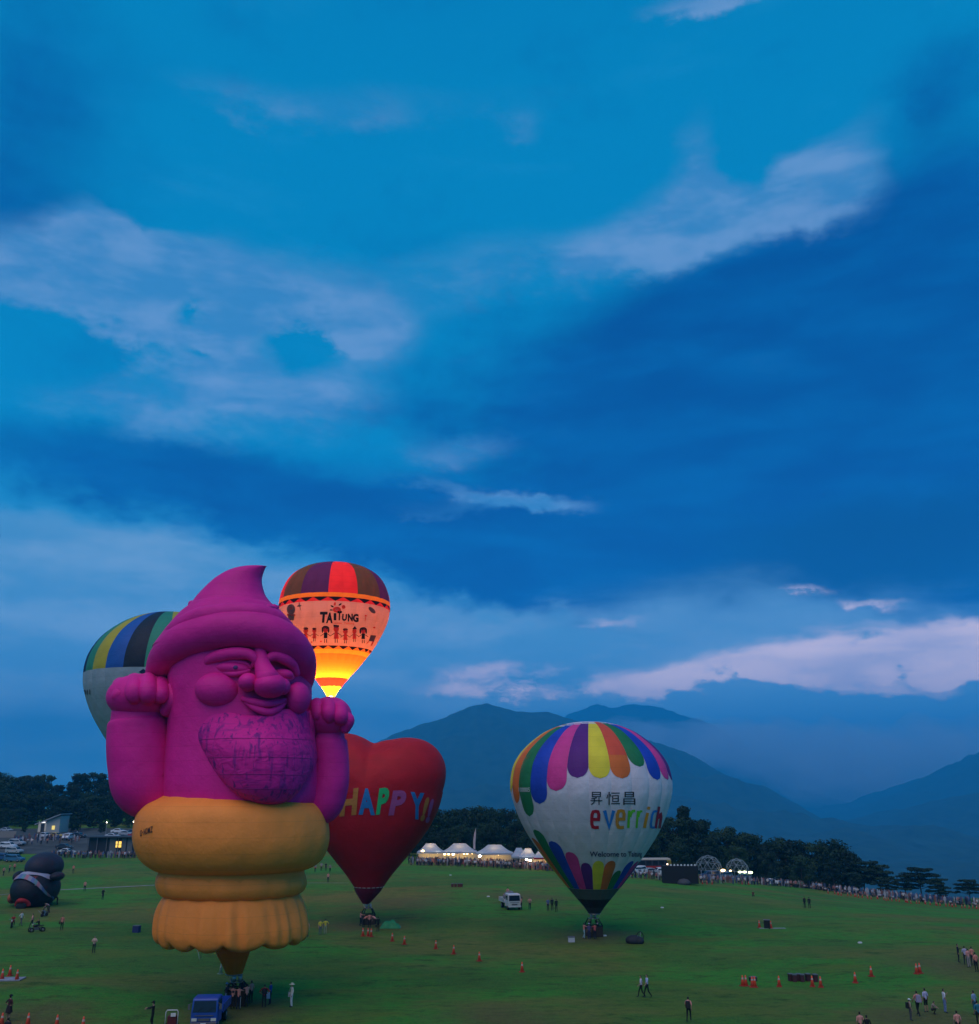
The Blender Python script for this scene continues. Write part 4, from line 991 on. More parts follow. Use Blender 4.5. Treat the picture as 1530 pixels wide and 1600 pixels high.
for px, top, d, k, lab in ((1030,1290,262,'r1','dark tree right of the white balloon, beside the tallest of the tree belt'),(1052,1276,262,'r0','tree left of the tallest one in the belt on the right'),(1070,1264,264,'c0','tallest slim tree of the belt right of the white balloon'),(1090,1280,262,'r1','leafy tree just right of the tallest slim one'),
    (1112,1300,262,'r0','round tree above the left dome frame'),(1136,1294,268,'r2','broad round tree above the two dome frames'),(1165,1300,266,'r0','broad tree between the dome frames and the green roof'),(1190,1318,262,'r1','lower dark tree behind the green roofed hut'),(1215,1310,266,'r2','tree behind the long dark coach'),
    (1240,1312,264,'r1','bushy tree right of the green roofed hut'),(1268,1316,262,'r0','round tree above the right end of the coach'),(1296,1313,260,'r2','broad tree with wide open crown on the right'),(1322,1330,256,'r1','tree right of the broad open crown, sloping down'),(1345,1346,252,'l0','layered tree with branches reaching right over the crowd'),
    (1372,1352,250,'l1','small layered tree beside the reaching one'),(1412,1368,246,'l1','low layered tree between two flat topped trees'),(1436,1357,245,'l0','flat topped layered tree standing alone on the right'),(1466,1373,243,'l1','small tree right of the lone flat topped one'),(1512,1375,241,'l0','flat layered tree at the right edge of the field'),(1548,1378,241,'l0','flat layered tree beyond the right edge'),
    (1060,1318,252,'r2','low tree behind the black stage'),(1105,1322,252,'r1','low tree behind the left dome'),(1150,1322,252,'r0','low tree behind the right dome'),(1200,1330,252,'r1','low shrubby tree behind the coach'),(1250,1336,250,'r0','low tree behind the coach tail'),(1300,1345,248,'r1','low bushy tree above the crowd on the right'),(1335,1362,246,'r1','low tree under the reaching branches'),(1385,1374,245,'l1','low tree left of the flat topped one'),(1470,1388,242,'l1','low bush behind the crowd on the far right')):
    plant(k, px, top, d, lab, 1.0 if k[0] != 'l' else 1.15)
# ------------------------------------------------------------------ people
SKIN = mat('skin', (.32, .19, .13), .6); HAIR = mat('hair', (.012, .010, .009), .6); SHOE = mat('shoes', (.03, .03, .035), .6)
SHIRT = mat('shirt_cloth', (0, 0, 0), .85, .2, 14, prop='shirt'); PANTS = mat('trouser_cloth', (0, 0, 0), .85, .2, 14, prop='trousers')
def body_mesh(pose, fine=True, shorts=False, long_sleeve=False, vest=False):
    """one continuous figure 1.7 m tall, grown over a jointed skeleton with a Skin modifier"""
    J = {'pel': (0, 0, .92), 'belly': (0, -.01, 1.06), 'chest': (0, 0, 1.25), 'neck': (0, .01, 1.43), 'nk2': (0, 0, 1.49), 'head': (0, -.015, 1.58), 'crown': (0, .0, 1.675)}
    for s_, k in ((-1, 'l'), (1, 'r')):
        J[k+'sh'] = (s_*.17, 0, 1.38); J[k+'el'] = (s_*.23, .03, 1.12); J[k+'wr'] = (s_*.24, -.05, .88); J[k+'ha'] = (s_*.24, -.08, .79); J[k+'fi'] = (s_*.235, -.10, .73)
        J[k+'hp'] = (s_*.09, 0, .88); J[k+'kn'] = (s_*.10, -.02, .49); J[k+'an'] = (s_*.11, .03, .08); J[k+'to'] = (s_*.12, -.14, .035)
    def sett(**kw):
        for a, b in kw.items(): J[a] = b
    if pose == 'walk': sett(lkn=(-.1,-.16,.52), lan=(-.1,-.24,.10), lto=(-.1,-.40,.07), rkn=(.1,.06,.48), ran=(.1,.32,.13), rto=(.1,.20,.04), lel=(-.25,.14,1.14), lwr=(-.24,.16,.90), lha=(-.24,.13,.82), lfi=(-.24,.1,.76), rel=(.24,-.08,1.13), rwr=(.23,-.24,.95), rha=(.22,-.3,.90), rfi=(.21,-.34,.86))
    if pose == 'fold': sett(lel=(-.27,-.06,1.13), lwr=(-.03,-.20,1.17), lha=(.06,-.2,1.2), lfi=(.11,-.19,1.22), rel=(.27,-.06,1.13), rwr=(.03,-.23,1.13), rha=(-.06,-.23,1.15), rfi=(-.12,-.21,1.17))
    if pose == 'reach': sett(lel=(-.24,-.2,1.27), lwr=(-.20,-.42,1.25), lha=(-.19,-.5,1.25), lfi=(-.18,-.56,1.24), rel=(.24,-.2,1.27), rwr=(.20,-.42,1.25), rha=(.19,-.5,1.25), rfi=(.18,-.56,1.24), rkn=(.1,-.1,.5), ran=(.1,.12,.1), rto=(.1,-.04,.04))
    if pose == 'up': sett(lel=(-.3,-.1,1.42), lwr=(-.2,-.2,1.62), lha=(-.17,-.22,1.7), lfi=(-.15,-.22,1.76), rel=(.26,-.1,1.2), rwr=(.12,-.24,1.3), rha=(.08,-.27,1.36), rfi=(.06,-.27,1.42))
    if pose == 'bend': sett(belly=(0,-.1,1.04), chest=(0,-.28,1.14), neck=(0,-.44,1.22), nk2=(0,-.5,1.24), head=(0,-.6,1.25), crown=(0,-.69,1.27), lsh=(-.17,-.38,1.2), rsh=(.17,-.38,1.2), lel=(-.2,-.46,.95), lwr=(-.18,-.56,.74), lha=(-.18,-.6,.67), lfi=(-.18,-.62,.61), rel=(.2,-.5,.97), rwr=(.18,-.66,.82), rha=(.18,-.72,.78), rfi=(.18,-.77,.75), lkn=(-.12,-.06,.5), rkn=(.12,.0,.49), ran=(.12,.12,.08), rto=(.12,-.05,.035))
    if pose == 'sit': sett(pel=(0,0,.62), belly=(0,-.03,.76), chest=(0,-.06,.95), neck=(0,-.08,1.13), nk2=(0,-.1,1.19), head=(0,-.12,1.28), crown=(0,-.11,1.375), lsh=(-.17,-.07,1.08), rsh=(.17,-.07,1.08), lel=(-.26,-.24,.92), lwr=(-.25,-.45,.95), lha=(-.25,-.53,.96), lfi=(-.24,-.58,.94), rel=(.26,-.24,.92), rwr=(.25,-.45,.95), rha=(.25,-.53,.96), rfi=(.24,-.58,.94), lhp=(-.1,-.02,.6), lkn=(-.17,-.42,.60), lan=(-.16,-.36,.2), lto=(-.16,-.5,.15), rhp=(.1,-.02,.6), rkn=(.17,-.42,.60), ran=(.16,-.36,.2), rto=(.16,-.5,.15))
    if pose == 'crouch': sett(pel=(0,.1,.36), belly=(0,.05,.5), chest=(0,-.04,.68), neck=(0,-.1,.85), nk2=(0,-.12,.9), head=(0,-.16,.98), crown=(0,-.15,1.07), lsh=(-.17,-.08,.8), rsh=(.17,-.08,.8), lel=(-.22,-.26,.62), lwr=(-.12,-.42,.55), lha=(-.08,-.48,.53), lfi=(-.06,-.52,.51), rel=(.22,-.26,.62), rwr=(.12,-.42,.5), rha=(.08,-.48,.48), rfi=(.06,-.52,.46), lhp=(-.1,.08,.34), rhp=(.1,.08,.34), lkn=(-.16,-.28,.46), lan=(-.14,-.06,.09), rkn=(.16,-.28,.46), ran=(.14,-.06,.09), lto=(-.15,-.2,.035), rto=(.15,-.2,.035))
    if pose == 'hips': sett(lel=(-.38,.05,1.15), lwr=(-.2,-.06,1.0), lha=(-.16,-.09,.97), lfi=(-.13,-.11,.94), rel=(.38,.05,1.15), rwr=(.2,-.06,1.0), rha=(.16,-.09,.97), rfi=(.13,-.11,.94))
    if pose == 'phone': sett(rel=(.24,-.08,1.12), rwr=(.12,-.28,1.28), rha=(.09,-.32,1.34), rfi=(.07,-.34,1.4))
    RAD = {'pel': (.15, .11), 'belly': (.14, .10), 'chest': (.165, .115), 'neck': (.075, .07), 'nk2': (.052, .056), 'head': (.078, .098), 'crown': (.055, .07), 'sh': .062, 'el': .042, 'wr': .031, 'ha': .040, 'fi': .020, 'hp': .088, 'kn': .060, 'an': .042, 'to': .036}
    B = [('pel','belly','shirt'),('belly','chest','shirt'),('chest','neck','shirt'),('neck','nk2','skin'),('nk2','head','skin'),('head','crown','hair')]
    for k in 'lr': B += [('chest',k+'sh','shirt'),(k+'sh',k+'el','shirt'),(k+'el',k+'wr','shirt' if long_sleeve else 'skin'),(k+'wr',k+'ha','skin'),(k+'ha',k+'fi','skin'),('pel',k+'hp','trousers'),(k+'hp',k+'kn','trousers'),(k+'kn',k+'an','skin' if shorts else 'trousers'),(k+'an',k+'to','shoe')]
    names = list(J); b = bmesh.new(); sk = b.verts.layers.skin.verify(); vs = {}
    for n_ in names:
        q = b.verts.new(J[n_]); r = RAD.get(n_, RAD.get(n_[1:])); q[sk].radius = r if isinstance(r, tuple) else (r, r); q[sk].use_root = n_ == 'pel'; vs[n_] = q
    for a, c, _ in B: b.edges.new((vs[a], vs[c]))
    me = bpy.data.meshes.new('person'); b.to_mesh(me); b.free(); o = bpy.data.objects.new('person', me); C.objects.link(o)
    o.modifiers.new('Skin', 'SKIN').use_smooth_shade = True
    if fine: o.modifiers.new('Sub', 'SUBSURF').levels = 1
    bpy.context.view_layer.update(); r = bpy.data.meshes.new_from_object(o.evaluated_get(bpy.context.evaluated_depsgraph_get()))
    bpy.data.objects.remove(o); bpy.data.meshes.remove(me)
    slots = ['shirt', 'trousers', 'skin', 'hair', 'shoe']; r.materials.clear()
    for q in (SHIRT, PANTS, SKIN, HAIR, SHOE): r.materials.append(q)
    seg = [(Vector(J[a]), Vector(J[c]), m_) for a, c, m_ in B]; hd = Vector(J['head']); up_ = (Vector(J['crown'])-hd).normalized(); fw = Vector((0, -1, 0)); fw = (fw-up_*fw.dot(up_)).normalized()
    pel = Vector(J['pel'])
    for p in r.polygons:
        c = p.center; best = 9; w = 0
        for a, d, m_ in seg:
            ab = d-a; t = max(0, min(1, (c-a).dot(ab)/ab.length_squared)); e = (c-a-ab*t).length
            if e < best: best = e; w = m_; 
        if w in ('skin', 'hair') and (c-hd).length < .2:
            k = (c-hd).dot(up_); fr = (c-hd).dot(fw); w = 'hair' if (k > .045 or fr < -.015 and k > -.06) else 'skin'
        p.material_index = slots.index(w); p.use_smooth = True
    return r
BODY = {}
def person(loc, label, pose='stand', face=0, shirt=(.6, .6, .6), trousers=(.03, .03, .04), h=1.7, group=None, kit=(), fine=True, shorts=False, longs=False):
    """face: 0 looks towards the camera, 180 away, 90 to the right"""
    k = (pose, fine, shorts, longs)
    if k not in BODY: BODY[k] = body_mesh(*k)
    o = bpy.data.objects.new('person', BODY[k]); C.objects.link(o); o.location = loc; o.scale = (h/1.7,)*3; o.rotation_euler = (0, 0, math.radians(face))
    o['shirt'] = [float(c) for c in shirt]; o['trousers'] = [float(c) for c in trousers]; tag(o, label, 'person', group)
    for q in kit:
        kind, col = q[0], q[1]; m = mat('kit_%d_%d_%d' % tuple(int(c*255) for c in col), col, .8)
        if kind == 'cap': MB().lathe([(.105, 0), (.108, .05), (.085, .10), (.02, .125)], (0, -.01, 1.60), 14).tube([(-.07, -.09, 1.61), (0, -.19, 1.60), (.07, -.09, 1.61)], .018, 6).build('cap', m, o, True)
        if kind == 'hat': MB().lathe([(.22, 0), (.21, .02), (.11, .03), (.105, .10), (.05, .13)], (0, -.01, 1.60), 18).build('sun_hat', m, o, True)
        if kind == 'backpack': MB().box((0, .20, 1.18), (.32, .2, .46), 0, .85).tube([(-.13, .1, 1.4), (-.13, -.1, 1.36), (-.13, -.12, 1.15), (-.13, .1, 1.0)], .022, 6).tube([(.13, .1, 1.4), (.13, -.1, 1.36), (.13, -.12, 1.15), (.13, .1, 1.0)], .022, 6).build('backpack', m, o)
        if kind == 'bag': MB().box((-.28, 0, .86), (.12, .36, .3), 0, .9).tube([(-.28, -.15, 1.0), (-.1, -.1, 1.38), (.14, 0, 1.36)], .018, 5).build('shoulder_bag', m, o)
        if kind == 'skirt': MB().lathe([(.24, .56), (.20, .8), (.16, 1.0)], (0, 0, 0), 14, False).build('skirt', m, o, True)
        if kind == 'vest': MB().lathe([(.185, 1.0), (.19, 1.15), (.20, 1.3), (.15, 1.4)], (0, -.005, 0), 14, False).build('vest', m, o, True)
        if kind == 'print': MB().lathe([(.01, 0), (.09, 0), (.09, .012)], (0, 0, 0), 12).build('shirt_print', m, o).matrix_basis = Matrix.Translation((0, .125 if len(q) > 2 else -.135, 1.24)) @ Matrix.Rotation(PI/2, 4, 'X')
        if kind == 'cloth': MB().box((.25, -.1, .72), (.1, .36, .46), 0, .8).build('held_cloth', m, o)
        if kind == 'board': MB().box((0, -.22, 1.0), (.5, .03, .62)).build('held_board', m, o)
        if kind == 'stripe': MB().box((-.16, 0, .48), (.012, .05, .8)).build('trouser_stripe', m, o)
    return o
SAL = (.62, .22, .17); PINK = (.64, .28, .24); NAVY = (.012, .014, .03); BLK = (.012, .012, .013); WHT = (.62, .60, .60); LIL = (.42, .42, .62); JEAN = (.05, .09, .18)
def at(px, py, label, *a, **k): return person(gnd(px, py), label, *a, **k)
# crew and visitors on the field
at(32, 1447, 'person in a white shirt walking behind the red motorcycle rider', 'walk', 70, WHT, (.10, .09, .10))
at(49, 1451, 'person in a pink top striding beside the black mobility cart', 'walk', -60, PINK, NAVY)
at(96, 1454, 'person in an orange vest with a black shoulder bag, left of the gnome', 'stand', 10, SAL, BLK, kit=(('bag', BLK),))
at(146, 1490, 'person in a pale pink shirt with folded arms, alone on the grass', 'fold', 0, (.60, .40, .34), NAVY)
at(12, 1596, 'person in a dark top and dark skirt near the bottom left corner', 'hips', 150, (.05, .012, .018), (.02, .015, .02), 1.75, kit=(('skirt', (.02, .012, .018)), ('cap', BLK)), shorts=True)
at(237, 1607, 'person all in black with a cap, left of the blue truck', 'reach', -80, BLK, BLK, 1.75, kit=(('cap', BLK),), longs=True)
at(8, 1634, 'person whose dark head shows at the bottom edge by the first cone', 'stand', 180, (.02, .02, .03), NAVY)
at(114, 1365, 'person in a pink vest far away on the grass right of the black balloon', 'stand', 0, SAL, (.05, .08, .05))
at(132, 1393, 'person in a pink vest standing on the pale path', 'stand', 20, PINK, NAVY)
at(160, 1406, 'person in a dark shirt leaning sideways below the path', 'phone', 60, NAVY, NAVY, longs=True)
at(5, 1369, 'person in an orange shirt at the left edge behind the black balloon', 'walk', 60, SAL, NAVY); at(14, 1364, 'person in an orange shirt second from the left edge behind the black balloon', 'reach', 90, SAL, NAVY)
at(22, 1362, 'person in an orange shirt close behind the black balloon', 'stand', 40, SAL, NAVY); at(89, 1367, 'person in a pale green shirt right of the black balloon', 'reach', -90, (.22, .32, .22), BLK)
at(80, 1414, 'person in a striped top pulling at the foot of the black balloon', 'reach', 160, (.4, .32, .34), NAVY); at(89, 1414, 'person in a black top right of the black balloon', 'bend', -100, BLK, BLK)
# round the gnome's basket
at(352, 1574, 'person in a blue cap, dark vest and jeans at the left of the gnome basket', 'reach', 100, (.03, .03, .05), (.12, .19, .28), 1.75, kit=(('cap', (.10, .22, .42)),))
at(363, 1577, 'person in a salmon shirt with a dark round print at the gnome basket', 'reach', 180, SAL, BLK, kit=(('print', BLK, 1),))
at(372, 1577.5, 'person in a salmon shirt and white striped trousers at the gnome basket', 'reach', 170, SAL, NAVY, kit=(('stripe', WHT),))
at(384.5, 1574, 'person in a salmon shirt at the right side of the gnome basket', 'reach', 200, PINK, BLK); at(391.5, 1568, 'rearmost person in a salmon shirt right of the gnome basket', 'stand', 230, PINK, BLK)
at(412, 1575, 'person in a black and red shirt with a white round print on the back', 'hips', 190, (.30, .012, .025), BLK, kit=(('vest', (.02, .015, .02)), ('print', WHT, 1)))
at(421.5, 1570, 'person in a blue shirt holding a pale blue cloth', 'stand', -100, (.01, .05, .30), NAVY, kit=(('cloth', (.28, .42, .62)),))
at(455, 1574, 'person in white with a sun hat and shoulder bag', 'stand', -60, (.60, .57, .50), (.58, .62, .66), 1.72, kit=(('hat', (.60, .55, .40)), ('bag', (.45, .42, .45))), longs=True)
gb = gnd(368, 1570)
person(gb+Vector((-.3, .2, .12)), 'dark haired pilot standing inside the gnome basket', 'up', 0, BLK, BLK); person(gb+Vector((.35, .3, .12)), 'second dark dressed crew member inside the gnome basket', 'stand', 20, NAVY, NAVY)
# heart basket
at(563, 1447, 'person in a pale pink shirt at the left of the heart basket', 'reach', 90, PINK, BLK); at(568.5, 1449, 'person in a salmon shirt bending at the left of the heart basket', 'bend', 120, SAL, BLK)
at(577, 1450, 'person in a salmon shirt pushing the heart basket from the front', 'reach', 180, SAL, BLK); at(587, 1449, 'person in a salmon shirt leaning onto the heart basket from the right', 'bend', -110, PINK, BLK)
at(590.5, 1456, 'person in dark clothes between the heart basket and the green tarp', 'stand', 200, BLK, BLK, longs=True)
at(500, 1461, 'left one of two people in yellow shirts by the gnome', 'stand', 30, (.62, .50, .05), (.10, .12, .16)); at(508, 1460, 'right one of two people in yellow shirts by the gnome', 'hips', 200, (.62, .52, .06), (.30, .32, .22))
at(479.5, 1464, 'person in pink half hidden behind the gathered orange skirt of the gnome', 'stand', 0, PINK, NAVY)
for i, (px, py, sh) in enumerate(((492.5, 1363, (.3, .3, .32)), (502, 1361, (.35, .3, .3)), (509, 1361, BLK), (515.5, 1364, (.34, .22, .2)))):
    at(px, py, ('leftmost', 'second', 'black dressed third', 'rightmost')[i]+' of four distant people between the gnome and the heart balloon', ('stand', 'hips', 'stand', 'walk')[i], 10*i, sh, BLK)
at(512.5, 1379, 'person in a pink vest standing below the four distant people', 'stand', 0, PINK, NAVY)
# white balloon basket
at(913, 1467, 'person in a salmon shirt and pale jeans left of the white balloon basket', 'reach', 110, SAL, (.28, .42, .45)); at(921, 1468, 'person in a pale cap holding a white board at the white balloon basket', 'stand', 190, (.08, .07, .16), (.03, .03, .08), kit=(('cap', (.45, .45, .60)),))
at(930, 1468, 'person in a red and pink shirt in front of the white balloon basket', 'reach', 200, (.50, .10, .10), NAVY)
eb = gnd(928, 1463); person(eb+Vector((.45, .1, .12)), 'pilot in black with a pale badge standing in the white balloon basket', 'up', 0, BLK, BLK, kit=(('print', (.4, .4, .42)),), longs=True)
person(eb+Vector((-.4, .2, .12)), 'dark haired crew member inside the white balloon basket', 'up', 20, BLK, BLK)
# centre
at(815, 1422, 'person in a salmon shirt at the door of the white truck', 'stand', 260, SAL, BLK); at(828, 1422, 'person in a pale salmon shirt right of the white truck', 'fold', 0, PINK, NAVY)
at(856.5, 1424, 'person in a blue shirt, left of a trio on the field', 'stand', 20, (.10, .13, .30), NAVY); at(863, 1423, 'person in navy in the middle of a trio on the field', 'stand', 180, NAVY, BLK, longs=True); at(869.5, 1425, 'person in black at the right of a trio on the field', 'stand', 200, BLK, BLK, longs=True)
at(1177, 1402, 'small person in dark red sitting low on the far grass', 'crouch', 0, (.10, .02, .02), (.05, .02, .02)); at(1258, 1419, 'left one of two dark figures below the crowd on the right', 'stand', 200, BLK, BLK, longs=True); at(1265.5, 1420, 'right one of two dark figures below the crowd on the right', 'stand', 160, BLK, BLK, longs=True)
at(1002.5, 1559, 'left one of two walkers in white shirts on the field', 'walk', -90, (.52, .48, .58), BLK); at(1012, 1559, 'right one of two walkers in pale blue shirts on the field', 'walk', -80, (.38, .44, .66), BLK, 1.78)
at(1077, 1597, 'person in a pink shirt with a black backpack walking away at the bottom', 'walk', 160, PINK, BLK, kit=(('backpack', (.02, .018, .02)),))
at(1424, 1595, 'child in a white cap with a dark backpack, bottom right', 'stand', 90, (.30, .22, .18), (.08, .08, .09), 1.45, kit=(('cap', (.62, .66, .66)), ('backpack', BLK)))
at(1436, 1588, 'person in a salmon shirt and black trousers beside the child with a cap', 'walk', 190, SAL, BLK, 1.75, kit=(('backpack', (.30, .26, .38)),)); at(1448.5, 1582, 'person in a lilac shirt and black shorts, bottom right', 'stand', 200, LIL, BLK, shorts=True)
at(1458.5, 1585, 'small person crouching in the grass beside the lilac shirt', 'crouch', 60, (.25, .2, .16), BLK, 1.45); at(1478, 1583, 'person in a white shirt and pale blue jeans looking at a phone', 'phone', 90, (.58, .60, .66), (.16, .22, .42))
at(1525, 1586, 'person in a pale blue shirt at the right edge of the field', 'stand', 210, (.22, .32, .50), (.03, .08, .12)); at(1531, 1604, 'person in teal partly cut by the bottom right corner', 'stand', 180, (.02, .16, .24), BLK)
at(1347, 1624, 'person in pink whose head shows at the bottom edge, left of a pair', 'stand', 180, PINK, BLK); at(1358, 1630, 'person with dark hair cut off by the bottom edge, right of a pair', 'stand', 170, BLK, BLK); at(1499.5, 1622, 'person in pink cut off at the bottom edge near the right corner', 'stand', 180, PINK, BLK)
at(1499, 1504, 'person in dark clothes standing left of the pink group on the right', 'phone', 60, NAVY, NAVY, longs=True)
at(1515, 1512, 'left one of the pink shirted group at the right edge', 'stand', 200, PINK, (.30, .26, .26)); at(1521, 1509, 'middle one of the pink shirted group at the right edge', 'stand', 180, SAL, NAVY); at(1527, 1519, 'nearest of the pink shirted group at the right edge', 'stand', 190, SAL, BLK); at(1510, 1508, 'person in pale lilac behind the pink shirted group', 'stand', 160, (.36, .34, .48), NAVY)
# ------------------------------------------------------------------ the crowd along the far edge
rc = random.Random(5)
SH = [(.55,.55,.58),(.5,.5,.6),(.30,.32,.40),(.05,.05,.07),(.02,.02,.03),(.03,.05,.12),(.45,.16,.13),(.06,.16,.30),(.36,.36,.42),(.10,.09,.10),(.60,.58,.56),(.30,.10,.10),(.08,.14,.10)]
TR = [BLK, NAVY, (.05,.05,.06), (.06,.09,.16), (.10,.09,.08), (.03,.03,.04)]
crowd = []
def line(pts, n, lab, grp, spread):
    xs = [p[0] for p in pts]; ys = [p[1] for p in pts]
    for i in range(n):
        px = xs[0]+(xs[-1]-xs[0])*((i+rc.random())/n); py = float(np.interp(px, xs, ys)); g = gnd(px, py); back = rc.random()*spread
        d = Vector((g.x, g.y, 0)).normalized(); x, y = g.x+d.x*back+rc.uniform(-.3, .3), g.y+d.y*back
        crowd.append((back, (x, y, tz(x, y)), lab, grp))
line([(78,1341),(160,1342),(250,1341)], 96, 'small spectator in the line along the top left edge of the grass', 'spectators along the top left edge', 5)
line([(20,1322),(60,1320),(128,1318)], 60, 'small spectator among the parked cars above the top left edge of the grass', 'spectators among the parked cars', 14)
line([(640,1352),(760,1356),(868,1362)], 190, 'small spectator in the crowd in front of the white marquees', 'spectators before the marquees', 6)
line([(985,1372),(1040,1377)], 22, 'small spectator between the white balloon and the black stage', 'spectators left of the stage', 5)
line([(1094,1380),(1180,1383),(1260,1389)], 100, 'small spectator in the crowd in front of the dome frames and coach', 'spectators before the domes', 6)
line([(1255,1388),(1320,1397),(1400,1406),(1470,1413),(1535,1418)], 180, 'small spectator in the long line behind the orange cones on the right', 'spectators behind the orange cones', 6)
crowd.sort(key=lambda q: q[0]); extra = MB()
for i, (b_, loc, lab, grp) in enumerate(crowd):
    pose = rc.choice(('stand', 'stand', 'fold', 'phone', 'hips')); sit = 'orange cones' in lab and b_ < 1.2
    if i < 204:
        person(loc, lab, 'crouch' if sit else pose, rc.uniform(-50, 50), rc.choice(SH), rc.choice(TR), rc.uniform(1.5, 1.78), grp, (), False, rc.random() < .2)
    else:
        k = ('stand', False, False, False); m = BODY.get(k) or BODY.setdefault(k, body_mesh(*k)); s_ = rc.uniform(.9, 1.05)
        extra.m = rc.randrange(4); R_ = Matrix.Rotation(rc.uniform(-1, 1), 3, 'Z'); extra.add([R_@(v.co*s_)+Vector(loc) for v in m.vertices], [tuple(p.vertices) for p in m.polygons])
ex = extra.build('crowd', [mat('crowd_pale', (.34, .34, .38), .9, .5, .8), mat('crowd_dark', (.03, .03, .04), .9, .5, .8), mat('crowd_blue', (.06, .09, .18), .9, .5, .8), mat('crowd_warm', (.22, .10, .09), .9, .5, .8)]); ex['kind'] = 'stuff'; ex['label'] = 'rear ranks of the small spectators along the far edge of the field'
# ------------------------------------------------------------------ vehicles
PAINT = mat('car_paint', (0, 0, 0), .35, .04, 2, prop='paint', spec=.5)
GLASS = mat('window_glass', (.010, .016, .030), .2, .02, spec=.4); TYRE = mat('tyre_rubber', (.012, .012, .012), .9); RIM = mat('wheel_rim', (.22, .22, .23), .4, metal=.6)
LAMPC = mat('headlight_glass', (.55, .55, .5), .2); CHROME = mat('bumper_grey', (.10, .10, .11), .5); PLATE = mat('plate_white', (.6, .6, .62), .6); PWHITE = mat('white_enamel', (.55, .56, .58), .4, .06, 3); BLUEP = mat('truck_blue', (.010, .055, .30), .38, .10, 2, spec=.5)
REDL = mat('tail_light', (.35, .01, .01), .3)
def wheel(root, x, y, r, w):
    """axle along x"""
    q = MB().tube([(x-w/2, y, r), (x-w*.4, y, r), (x+w*.4, y, r), (x+w/2, y, r)], [r*.88, r, r, r*.88], 18).build('wheel', TYRE, root, True)
    MB().tube([(x-w*.52, y, r), (x+w*.52, y, r)], r*.58, 12).build('rim', RIM, q, True)
def prism(prof, hw, taper=None):
    """side profile (y, z) swept across x with the upper part drawn in"""
    v = []; n = len(prof)
    for s_ in (-1, 1):
        for y, z in prof: v.append((s_*hw*(taper(z) if taper else 1), y, z))
    f = [tuple(range(n)), tuple(range(2*n-1, n-1, -1))]+[(i, i+n, (i+1) % n+n, (i+1) % n) for i in range(n)]
    return v, f
def make_car(name, label, kind):
    root = thing(name, label, 'car', group='cars parked by the field')
    if kind == 'sedan': pf = [(-2.15,.32),(-2.2,.62),(-2.05,.78),(-1.1,.93),(-.35,1.42),(.75,1.44),(1.55,1.02),(2.12,.98),(2.2,.6),(2.15,.32)]
    else: pf = [(-2.2,.34),(-2.25,.7),(-2.05,.98),(-1.35,1.08),(-.75,1.68),(1.75,1.72),(2.15,1.15),(2.22,.6),(2.18,.34)]
    tp = lambda z: 1-.16*ss(z, .95, 1.6)
    v, f = prism(pf, .88, tp); MB().add(v, f).build('body', PAINT, root)
    zt = max(z for _, z in pf)
    for s_ in (-1, 1):                                            # side windows, windscreens
        a, b, c, d = ((-.98,.97),(-.34,zt-.09),(.68,zt-.08),(1.28,1.02)) if kind == 'sedan' else ((-1.2,1.12),(-.72,zt-.12),(1.65,zt-.1),(1.95,1.14))
        q = MB(); P_ = [(s_*(.88*tp(z)+.012), y, z) for y, z in (a, b, c, d)]; q.add(P_, [(0, 1, 2, 3) if s_ > 0 else (3, 2, 1, 0)]); q.build('side_window', GLASS, root)
    ya, yb = (-1.06,-.42) if kind == 'sedan' else (-1.3,-.82)
    za, zb = (.97, zt-.07) if kind == 'sedan' else (1.13, zt-.1)
    MB().add([(-.70,ya-.03,za+.02),(.70,ya-.03,za+.02),(.62,yb-.03,zb+.02),(-.62,yb-.03,zb+.02)], [(0, 1, 2, 3)]).build('windscreen', GLASS, root)
    yc, yd = (1.5,.85) if kind == 'sedan' else (2.10,1.83)
    MB().add([(.66,yc+.03,1.08 if kind == 'sedan' else 1.22),(-.66,yc+.03,1.08 if kind == 'sedan' else 1.22),(-.58,yd+.03,zt-.05),(.58,yd+.03,zt-.05)], [(0, 1, 2, 3)]).build('rear_window', GLASS, root)
    for s_ in (-1, 1):
        MB().box((s_*.62, -2.16, .70), (.34, .12, .14)).build('headlight', LAMPC, root); MB().box((s_*.68, 2.17, .82), (.3, .1, .16)).build('tail_light', REDL, root)
        for y in (-1.35, 1.35): wheel(root, s_*.80, y, .32, .2)
    MB().box((0, -2.22, .42), (1.6, .08, .18)).build('bumper', CHROME, root)
    return root
CARS = {}
def car(kind, px, py, rz, paint, label):
    g = gnd(px, py); new = kind not in CARS
    if new: CARS[kind] = make_car('parked_car' if kind == 'sedan' else 'parked_van', label, kind)
    r = CARS[kind]
    if new: r.location = g; r.rotation_euler = (0, 0, math.radians(rz))
    else: r = copy_tree(CARS[kind], g, math.radians(rz), label)
    for o in [r]+tree_of(r): o['paint'] = [float(c) for c in paint]
CW = (.58,.60,.63); CS = (.30,.32,.35); CB = (.015,.05,.14); CK = (.02,.022,.026); CY = (.55,.33,.03); CR = (.3,.02,.02)
